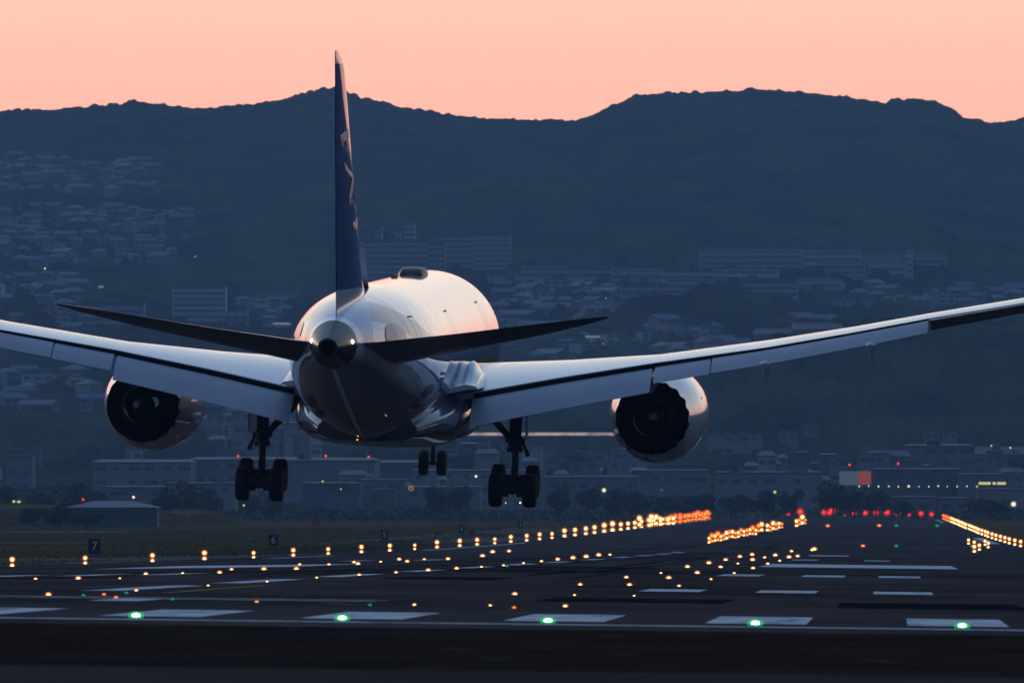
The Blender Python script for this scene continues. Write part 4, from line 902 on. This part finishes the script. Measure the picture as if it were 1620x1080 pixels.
# navy seal plates where the stabiliser enters the body
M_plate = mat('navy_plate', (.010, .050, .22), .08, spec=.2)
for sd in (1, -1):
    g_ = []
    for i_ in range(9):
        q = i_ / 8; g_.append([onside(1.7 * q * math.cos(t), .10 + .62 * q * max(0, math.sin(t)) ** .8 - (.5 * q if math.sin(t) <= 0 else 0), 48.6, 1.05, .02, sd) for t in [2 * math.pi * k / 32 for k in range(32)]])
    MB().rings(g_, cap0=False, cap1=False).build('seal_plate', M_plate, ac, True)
# lifting surfaces
def foil(le, te, tc_, n=14, blunt=0.0, camber=.0):
    """closed section from LE point to TE point in (a,s,b); thickness along b"""
    le = Vector(le); te = Vector(te); ch = (te - le).length; up = []; lo = []
    for i in range(n + 1):
        x = (1 - math.cos(math.pi * i / n)) / 2
        y = 5 * tc_ * (.2969 * math.sqrt(x) - .126 * x - .3516 * x * x + .2843 * x ** 3 - .1015 * x ** 4) * ch + blunt * x / 2
        cb = camber * ch * 4 * x * (1 - x); p_ = le.lerp(te, x)
        up.append(P(p_[0], p_[1], p_[2] + y + cb)); lo.append(P(p_[0], p_[1], p_[2] - y + cb))
    return up + lo[::-1][:-1]
W = [(2.0, 18.9, 31.2, -1.15, -1.52, .125, .20), (3.3, 19.9, 31.2, -.98, -1.38, .120, .20), (6.8, 22.35, 31.1, -.60, -.68, .108, .18), (10.4, 24.9, 31.1, -.12, -.02, .100, .15), (14.7, 27.9, 33.1, .70, .74, .095, .10), (18, 30.2, 34.5, 1.40, 1.42, .09, .08),
     (21.0, 32.3, 35.8, 2.08, 2.08, .09, .07), (24.6, 34.9, 37.7, 2.86, 2.80, .085, .05), (27.5, 37.1, 39.2, 3.52, 3.50, .08, .04), (29.2, 38.9, 40.4, 3.92, 3.92, .07, .03), (30.05, 40.4, 41.0, 4.12, 4.12, .05, .02)]
wa = np.array(W)
def wi(a, k): return float(np.interp(abs(a), wa[:, 0], wa[:, k]))
def panel(sgn, a0, a1, segs, ang0, c0, c1, drop_f, name, m, parent, thick=.10, back=.0, dz=-.10):
    """flap or aileron between spans a0..a1: hinged at the wing trailing edge, chord c0..c1, angle in degrees down"""
    rr = []
    for a in np.linspace(a0, a1, segs):
        q = (a - a0) / (a1 - a0); ch = c0 + (c1 - c0) * q; an = R(ang0 + (drop_f - ang0) * q); s_ = wi(a, 2) + back; b_ = wi(a, 4) + dz - wi(a, 6) * .5
        ds, db = math.cos(an), -math.sin(an); n_s, n_b = math.sin(an), math.cos(an); sec = []
        for x, y in ((-.02, 0), (.0, .8), (.08, 1.25), (.3, 1.35), (.65, .75), (1, .10), (1, -.10), (.6, -.5), (.2, -1.1), (.05, -.9)):
            u = x * ch; v_ = y * thick * .5 * (ch / 2); cv_ = .05 * ch * (x * (1 - x)) * 4
            sec.append(P(sgn * a, s_ + ds * u + n_s * (v_ + cv_), b_ + db * u + n_b * (v_ + cv_)))
        rr.append(sec)
    return MB().rings(rr).build(name, m, parent, True)
for sg in (-1, 1):
    we = MB().rings([foil((sg * r[0], r[1], r[3]), (sg * r[0], r[2], r[4]), r[5], blunt=r[6], camber=.006) for r in W]).build('wing', M_wing, ac, True)
    # black strip painting in the shaded gap under the trailing edge
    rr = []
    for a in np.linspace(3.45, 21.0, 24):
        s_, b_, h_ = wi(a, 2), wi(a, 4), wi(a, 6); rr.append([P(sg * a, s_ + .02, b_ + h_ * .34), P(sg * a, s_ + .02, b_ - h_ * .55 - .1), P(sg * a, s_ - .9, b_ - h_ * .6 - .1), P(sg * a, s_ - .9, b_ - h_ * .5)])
    MB().rings(rr).build('cove_shade', M_black, we)
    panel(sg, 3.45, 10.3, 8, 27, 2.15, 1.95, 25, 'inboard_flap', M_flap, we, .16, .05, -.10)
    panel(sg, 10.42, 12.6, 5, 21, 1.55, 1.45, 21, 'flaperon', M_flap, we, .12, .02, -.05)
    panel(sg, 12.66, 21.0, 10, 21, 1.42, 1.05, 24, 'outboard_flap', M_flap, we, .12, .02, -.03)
    # upturned aileron, its dark underside to the rear
    rr = []
    for a in np.linspace(21.08, 27.4, 8):
        s_, b_ = wi(a, 2), wi(a, 4); q = (a - 21.08) / 6.3; c_ = 1.0 - .35 * q; lo = .44 - .12 * q
        rr.append([P(sg * a, s_ - .5, b_ - .02), P(sg * a, s_ + c_, b_ - .03), P(sg * a, s_ + c_, b_ - .07), P(sg * a, s_ - .5, b_ - lo)])
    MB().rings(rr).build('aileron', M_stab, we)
    # spoiler joints on the upper surface
    j = MB()
    for a in (5.9, 8.3, 12.6, 15.3, 18.):
        s_, b_ = wi(a, 2), wi(a, 4) + wi(a, 6) * .5; j.add([P(sg * a, s_ - .01, b_ + .012), P(sg * (a + .03), s_ - .01, b_ + .012), P(sg * (a + .03), s_ - 1.1, b_ + .11), P(sg * a, s_ - 1.1, b_ + .11)], [(0, 1, 2, 3)])
    j.build('spoiler_joint', M_line, we)
    # flap track fairings
    for a, ln in ((14.8, .78), (18.85, .62)):
        s_, b_ = wi(a, 2), wi(a, 4); hw = .17
        MB().rings([[P(sg * (a + x * .3), s_ - 2.2, b_ - .25 + z) for x, z in ((-hw, 0), (0, .1), (hw, 0), (0, -.12))],
                    [P(sg * (a + x), s_ - .6, b_ - .40 + z) for x, z in ((-hw, .1), (0, .2), (hw, .1), (0, -.45))],
                    [P(sg * (a + x), s_ + .7, b_ - .55 + z) for x, z in ((-hw * 1.2, .1), (0, .2), (hw * 1.2, .1), (0, -.40 - .3 * ln))],
                    [P(sg * (a + x), s_ + 1.5, b_ - .72 + z) for x, z in ((-hw * 1.3, .2), (0, .3), (hw * 1.3, .2), (sg * .06, -.28 - .42 * ln))],
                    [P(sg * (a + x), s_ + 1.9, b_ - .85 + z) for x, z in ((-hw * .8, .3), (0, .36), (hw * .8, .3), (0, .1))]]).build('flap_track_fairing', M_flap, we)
    # wing root fillet with its two crests
    TA = [1.9, 2.6, 2.92, 3.16, 3.42, 3.8]; TB_ = [-.75, -.55, -.02, -.22, .02, -.62]; rr = []
    for a in np.linspace(1.9, 3.8, 58):
        pk = float(np.mean([np.interp(a + d, TA, TB_) for d in (-.12, -.06, 0, .06, .12)])); lo = float(np.interp(a, [1.9, 2.9, 3.4, 3.8], [-1.35, -1.12, -1.02, -.98])); sec = []
        for q in np.linspace(0, 1, 26):
            s_ = 33.6 - 8.5 * q; e = math.exp(-((q - .42) / .30) ** 2); sec.append(P(sg * (a + .25 * (1 - q) * (a - 2.6) * -.5), s_, lo + (pk - lo) * e))
        sec += [P(sg * a, 25.1, lo - .06), P(sg * a, 33.6, lo - .06)]; rr.append(sec)
    MB().rings(rr).build('root_fillet', M_white, ac, True)
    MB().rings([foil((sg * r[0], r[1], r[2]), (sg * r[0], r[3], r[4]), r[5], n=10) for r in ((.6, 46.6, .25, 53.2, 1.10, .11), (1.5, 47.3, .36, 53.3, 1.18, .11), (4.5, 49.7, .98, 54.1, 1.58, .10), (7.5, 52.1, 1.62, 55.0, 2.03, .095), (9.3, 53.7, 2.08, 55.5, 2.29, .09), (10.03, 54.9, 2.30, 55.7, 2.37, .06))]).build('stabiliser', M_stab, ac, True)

# fin
FN = [(2.1, 43.2, 53.3, .085), (2.9, 44.1, 53.5, .080), (4.2, 45.9, 53.95, .074), (8, 49.7, 55.1, .072), (11.0, 52.9, 56.0, .078), (11.45, 53.7, 56.15, .075), (11.78, 55.3, 56.2, .04)]
fa = np.array(FN)
def finring(b, sl, stt, tc_, n=14):
    ch = stt - sl; R_ = []; Lf = []
    for i in range(n + 1):
        x = (1 - math.cos(math.pi * i / n)) / 2; y = 5 * tc_ * (.2969 * math.sqrt(x) - .126 * x - .3516 * x * x + .2843 * x ** 3 - .1015 * x ** 4) * ch + .012
        R_.append(P(y, sl + ch * x, b)); Lf.append(P(-y, sl + ch * x, b))
    return R_ + Lf[::-1]
finb = [(3.05, *[float(np.interp(3.05, fa[:, 0], fa[:, k])) for k in (1, 2, 3)])] + [f_ for f_ in FN if 3.05 < f_[0] < 11.2] + [(11.297, *[float(np.interp(11.297, fa[:, 0], fa[:, k])) for k in (1, 2, 3)])]
fo = MB().rings([finring(*f_) for f_ in finb]).build('fin', M_navy, ac, True)
MB().rings([finring(*FN[0]), finring(*FN[1]), finring(3.047, *finb[0][1:])]).build('fin_root', M_white, ac, True)
MB().rings([finring(11.3, *finb[-1][1:]), finring(*FN[5]), finring(*FN[6])]).build('fin_tip', M_white, fo, True)
MB().rings([[P(x, 41.0 + q * 4, 2.80 + q * q * 1.6 + (0 if abs(x) > .01 else .12)) for x in (-.2 - .12 * q, 0, .2 + .12 * q)] for q in (0, .25, .5, .75, 1)], closed=False, cap0=False, cap1=False).build('dorsal_fillet', M_white, ac, True)
ll = MB()
for q in range(14):
    pass
# polished leading edge
rr = []
for b in np.linspace(3.2, 10.9, 14):
    sl, stt, tc_ = [float(np.interp(b, fa[:, 0], fa[:, k])) for k in (1, 2, 3)]; ch = stt - sl; sec = []
    for sgn, x in ((1, .045), (1, .02), (1, .005), (0, 0), (-1, .005), (-1, .02), (-1, .045)):
        y = 5 * tc_ * (.2969 * math.sqrt(x) - .126 * x - .3516 * x * x) * ch + .016; sec.append(P(sgn * y, sl + ch * x - .012, b))
    rr.append(sec)
MB().rings(rr, closed=False, cap0=False, cap1=False).build('leading_edge', mat('warm_metal', (.62, .58, .56), .25, metal=.9), fo, True)
v, f = text_mesh('ANA', 3.4, .30, .06)
for sd in (1, -1):
    vs = []
    for x, y, _ in v:
        b = 6.5 + x * .66; sc_ = 47.3 + (b - 4.1) * 1.28; s_ = sc_ + (y * 1.0)
        sl, stt, tc_ = [float(np.interp(b, fa[:, 0], fa[:, k])) for k in (1, 2, 3)]; xx = min(.97, max(.02, (s_ - sl) / (stt - sl)))
        yy = 5 * tc_ * (.2969 * math.sqrt(xx) - .126 * xx - .3516 * xx * xx + .2843 * xx ** 3 - .1015 * xx ** 4) * (stt - sl) + .035
        vs.append(P(sd * yy, sl + xx * (stt - sl), b))
    MB().add(vs, f).build('tail_lettering', M_letter, fo)

# engines
NCH = 18
for sg in (-1, 1):
    c = P(sg * 9.96, 0, -2.27); cc_ = (c[0], 0, c[2]); Y = lambda s_: S0 - s_
    def chev(i, t, y, r_):
        return (y, r_)
    prof = [(17.7, 1.58), (17.55, 1.68), (17.6, 1.76), (17.9, 1.83), (18.6, 1.89), (19.8, 1.905), (21.2, 1.87), (22.4, 1.76), (23.4, 1.62), (24.2, 1.49)]
    def tooth(i, t, y, r_):
        if i < len(prof): return (y, r_)
        w_ = abs(((t * NCH / (2 * math.pi)) % 1) - .5) * 2; w_ = .5 - .5 * math.cos(math.pi * w_)
        return (y - .38 * w_, r_ - .05 * w_) if i == len(prof) else (y - .38 * w_, r_ - .05 * w_)
    full = [(Y(s_), r_) for s_, r_ in prof] + [(Y(24.45), 1.455), (Y(24.45), 1.425)]
    inner = [(Y(24.0), 1.40), (Y(23.2), 1.42), (Y(22.0), 1.48), (Y(20.5), 1.50)]
    na = MB().revolve_y(full[:len(prof) + 1], cc_, 144, mod=tooth).build('nacelle', M_white if True else M_grey, ac, True)
    def tooth2(i, t, y, r_):
        w_ = abs(((t * NCH / (2 * math.pi)) % 1) - .5) * 2; w_ = .5 - .5 * math.cos(math.pi * w_); k = (1, .55, .1, 0, 0, 0)[i]
        return (y - .38 * w_ * k, r_ - .05 * w_ * k + .025 * math.cos(t * NCH * 2) * (.4 if i in (1, 2) else 0))
    MB().revolve_y([(Y(24.45), 1.440), (Y(24.2), 1.40), (Y(23.8), 1.40), (Y(23.0), 1.43), (Y(21.5), 1.5), (Y(20.3), 1.5)], cc_, 144, mod=tooth2).build('fan_duct', M_duct, na, True)
    MB().revolve_y([(Y(20.4), 1.5), (Y(20.4), .2)], cc_, 48).build('fan_disc', M_black, na)
    MB().revolve_y([(Y(17.72), 1.585), (Y(17.60), 1.62), (Y(17.54), 1.68), (Y(17.585), 1.765), (Y(17.86), 1.832)], cc_, 64).build('inlet_lip', M_lip, na, True)
    MB().revolve_y([(Y(17.7), 1.575), (Y(18.6), 1.45), (Y(19.6), 1.47), (Y(19.62), .3)], cc_, 48).build('inlet_duct', M_duct, na, True)
    MB().revolve_y([(Y(20.6), 1.12), (Y(22.2), 1.16), (Y(23.6), 1.02), (Y(24.8), .82), (Y(25.3), .74), (Y(25.28), .70), (Y(24.4), .72)], cc_, 48).build('core_cowl', M_duct, na, True)
    MB().revolve_y([(Y(24.3), .44), (Y(25.2), .40), (Y(25.9), .22), (Y(26.4), .03)], cc_, 32, cap1=True).build('exhaust_plug', mat('scorched_metal', (.03, .027, .025), .45, metal=.7), na, True)
    vn = MB()
    for k in range(40):
        t = 2 * math.pi * k / 40; ct, st_ = math.cos(t), math.sin(t)
        vn.rings([[(c[0] + r_ * ct - w_ * st_, Y(22.3) + dy_, c[2] + r_ * st_ + w_ * ct) for w_, dy_ in ((-.012, 0), (.012, 0), (.03, .35), (.006, .35))] for r_ in (1.15, 1.45)])
    vn.build('outlet_vane_ring', M_duct, na)
    # pylon
    MB().rings([[P(sg * (9.96 + x * .22), 19.5 + 0, b) for x, b in ((-1, -.9), (0, -.5), (1, -.9), (0, -1.0))],
                [P(sg * (9.96 + x * .34), 22.5, b) for x, b in ((-1, -.7), (0, -.1), (1, -.7), (0, -1.1))],
                [P(sg * (9.96 + x * .34), 25.6, b) for x, b in ((-1, -.45), (0, -.1), (1, -.45), (0, -1.35))],
                [P(sg * (9.96 + x * .20), 28.2, b) for x, b in ((-1, -.45), (0, -.2), (1, -.45), (0, -.75))]]).build('pylon', M_grey, ac, True)
    o = MB().box(-.05, .05, 0, .3, 0, .12); o.v = [P(sg * 9.9 + (1.88 if sg > 0 else -1.88) * .93 + x, 21 + y, -2.27 + .62 + z) for x, y, z in o.v]; o.build('vent_flap', M_line, na)

# main gear
def wheel(c, r_, w_, parent, n=36):
    prof = [(-w_ / 2 + .02, r_ * .5), (-w_ / 2, r_ * .62), (-w_ / 2 + .01, r_ * .86), (-w_ / 2 + .07, r_ * .965), (-w_ / 2 + .14, r_), (w_ / 2 - .14, r_), (w_ / 2 - .07, r_ * .965), (w_ / 2 - .01, r_ * .86), (w_ / 2, r_ * .62), (w_ / 2 - .02, r_ * .5)]
    rr = [[(c[0] + x, c[1] + q * math.cos(t), c[2] + q * math.sin(t)) for t in [2 * math.pi * k / n for k in range(n)]] for x, q in prof]
    wh = MB().rings(rr, cap0=False, cap1=False).build('wheel', M_tyre, parent, True)
    hb = [(-w_ / 2 + .08, .03), (-w_ / 2 + .04, r_ * .2), (-w_ / 2 + .09, r_ * .3), (-w_ / 2 + .03, r_ * .49), (w_ / 2 - .03, r_ * .49), (w_ / 2 - .09, r_ * .3), (w_ / 2 - .04, r_ * .2), (w_ / 2 - .08, .03)]
    MB().rings([[(c[0] + x, c[1] + q * math.cos(t), c[2] + q * math.sin(t)) for t in [2 * math.pi * k / 24 for k in range(24)]] for x, q in hb]).build('rim', M_gear, wh, True)
for sg in (-1, 1):
    A = sg * 4.9
    s1 = MB().tube(P(A, 28.1, -1.0), P(A, 28.4, -3.05), .27, .23, 16).tube(P(A, 28.4, -3.05), P(A, 28.42, -3.55), .30, .24, 16).tube(P(A, 28.42, -3.5), P(A, 28.5, -4.95), .145, .145, 14)
    s1.tube(P(A - .38, 28.4, -3.15), P(A + .38, 28.4, -3.15), .09).tube(P(A - .3, 28.4, -3.5), P(A + .3, 28.4, -3.5), .10).tube(P(A, 28.95, -3.5), P(A, 29.15, -4.2), .07).tube(P(A, 29.15, -4.2), P(A, 28.7, -4.8), .07)
    gl_ = s1.build('main_gear', M_gear, ac, True)
    sb = MB().tube(P(A - sg * .12, 28.4, -3.15), P(A - sg * 1.42, 28.2, -1.75), .13, .15).tube(P(A - sg * 1.5, 28.2, -1.72), P(A + sg * .1, 28.1, -1.62), .10).tube(P(A - sg * .25, 28.3, -1.75), P(A - sg * .7, 28.3, -2.35), .05).tube(P(A - sg * .45, 28.3, -1.75), P(A - sg * .85, 28.3, -2.25), .035)
    sb.build('side_brace', M_gear, gl_, True)
    MB().tube(P(A, 28.35, -3.1), P(A + sg * .1, 26.2, -1.5), .10).build('drag_brace', M_gear, gl_, True)
    MB().tube(P(A + sg * .22, 28.4, -3.0), P(A + sg * .52, 28.5, -3.75), .05, .09).build('lock_link', M_gear, gl_)
    dr = MB().rings([[P(A + sg * x, s_, b) for x, s_ in ((.34, 27.0), (.40, 27.0), (.50, 29.2), (.44, 29.2))] for b in (-1.35, -3.05)]); dr.build('gear_door', M_wing, gl_)
    tr = MB().tube(P(A, 27.72, -4.74), P(A, 29.30, -5.06), .17, .17, 12)
    for s_, b in ((27.77, -4.74), (29.23, -5.04)): tr.tube(P(A - .85, s_, b), P(A + .85, s_, b), .09, .09, 12).tube(P(A - .38, s_, b), P(A - .15, s_, b), .26, .26, 14).tube(P(A + .15, s_, b), P(A + .38, s_, b), .26, .26, 14)
    tr.tube(P(A - .2, 28.5, -4.75), P(A + .2, 28.5, -4.75), .26).build('truck_beam', M_gear, gl_, True)
    for s_, b in ((27.77, -4.74), (29.23, -5.04)):
        for d in (-.66, .66): wheel(P(A + d, s_, b), .655, .53, gl_)
ng = MB().tube(P(0, 6.2, -2.4), P(0, 6.1, -4.0), .15, .13).tube(P(0, 6.1, -4.0), P(0, 6.05, -4.95), .10).tube(P(-.5, 6.05, -4.92), P(.5, 6.05, -4.92), .08).tube(P(0, 6.1, -3.8), P(0, 4.2, -2.6), .07).build('nose_gear', M_gear, ac, True)
for d in (-.37, .37): wheel(P(d, 6.05, -4.92), .52, .40, ng)
for d in (-1, 1): MB().rings([[P(d * x, s_, b) for x, s_ in ((.52, 5.0), (.55, 5.0), (.55, 7.2), (.52, 7.2))] for b in (-2.8, -3.5)]).build('gear_door', M_white, ng)

# ------------------------------------------------------------------ haze
hz_ = MB().box(-10600, 10600, -62, 9950, -8, 420).build('haze', mat('haze_air', (1, 1, 1))); hz_['kind'] = 'stuff'; hz_['label'] = 'blue evening haze over the airfield and the hills'
m = bpy.data.materials.new('haze_volume'); m.use_nodes = True; nt = m.node_tree; nt.nodes.clear()
o = nt.nodes.new('ShaderNodeOutputMaterial'); pv = nt.nodes.new('ShaderNodeVolumePrincipled')
pv.inputs['Color'].default_value = (.41, .69, 1.0, 1); pv.inputs['Density'].default_value = 7.2e-5; pv.inputs['Anisotropy'].default_value = 0.0
nt.links.new(pv.outputs[0], o.inputs['Volume']); hz_.data.materials.clear(); hz_.data.materials.append(m)

# ------------------------------------------------------------------ tell repeats apart by their place in their row
bpy.data.objects.remove(UB)
bpy.context.view_layer.update()
byl = {}
for o in SC.objects:
    if o.parent is None and 'label' in o and 'category' in o: byl.setdefault(o['label'], []).append(o)
SH = {'bright amber mirage-doubled edge light at the grassy left edge of the runway': ('mirage-doubled amber light in the near left edge row', 'nearest'), 'amber edge light in the merging middle of the left edge row': ('amber light in the middle left edge row', 'nearest'),
      'orange lamp in the far end of the left runway edge row': ('orange light in the far left edge row', 'nearest'), 'added orange lamp in the shimmering far end of the left edge row': ('added orange light in the far left edge shimmer', 'nearest'),
      'added amber lamp in the shimmering middle of the left edge row': ('added amber light in the far left edge shimmer', 'nearest'), 'amber edge light along the right edge of the runway': ('amber light in the right runway edge row', 'nearest'),
      'orange lamp at the far end of the right edge row': ('orange light at the far end of the right edge row', 'nearest')}
for lb, os_ in byl.items():
    if len(os_) < 2: continue
    near = lb in SH; base = SH[lb][0] if near else lb
    os_.sort(key=(lambda o: o.location.y) if near else (lambda o: o.location.x / o.location.y))
    for i, o in enumerate(os_): 
        o['label'] = ' '.join(('%s %s: %s' % (ordw(i + 1), 'from the camera' if near else 'from left', base)).split()[:16])
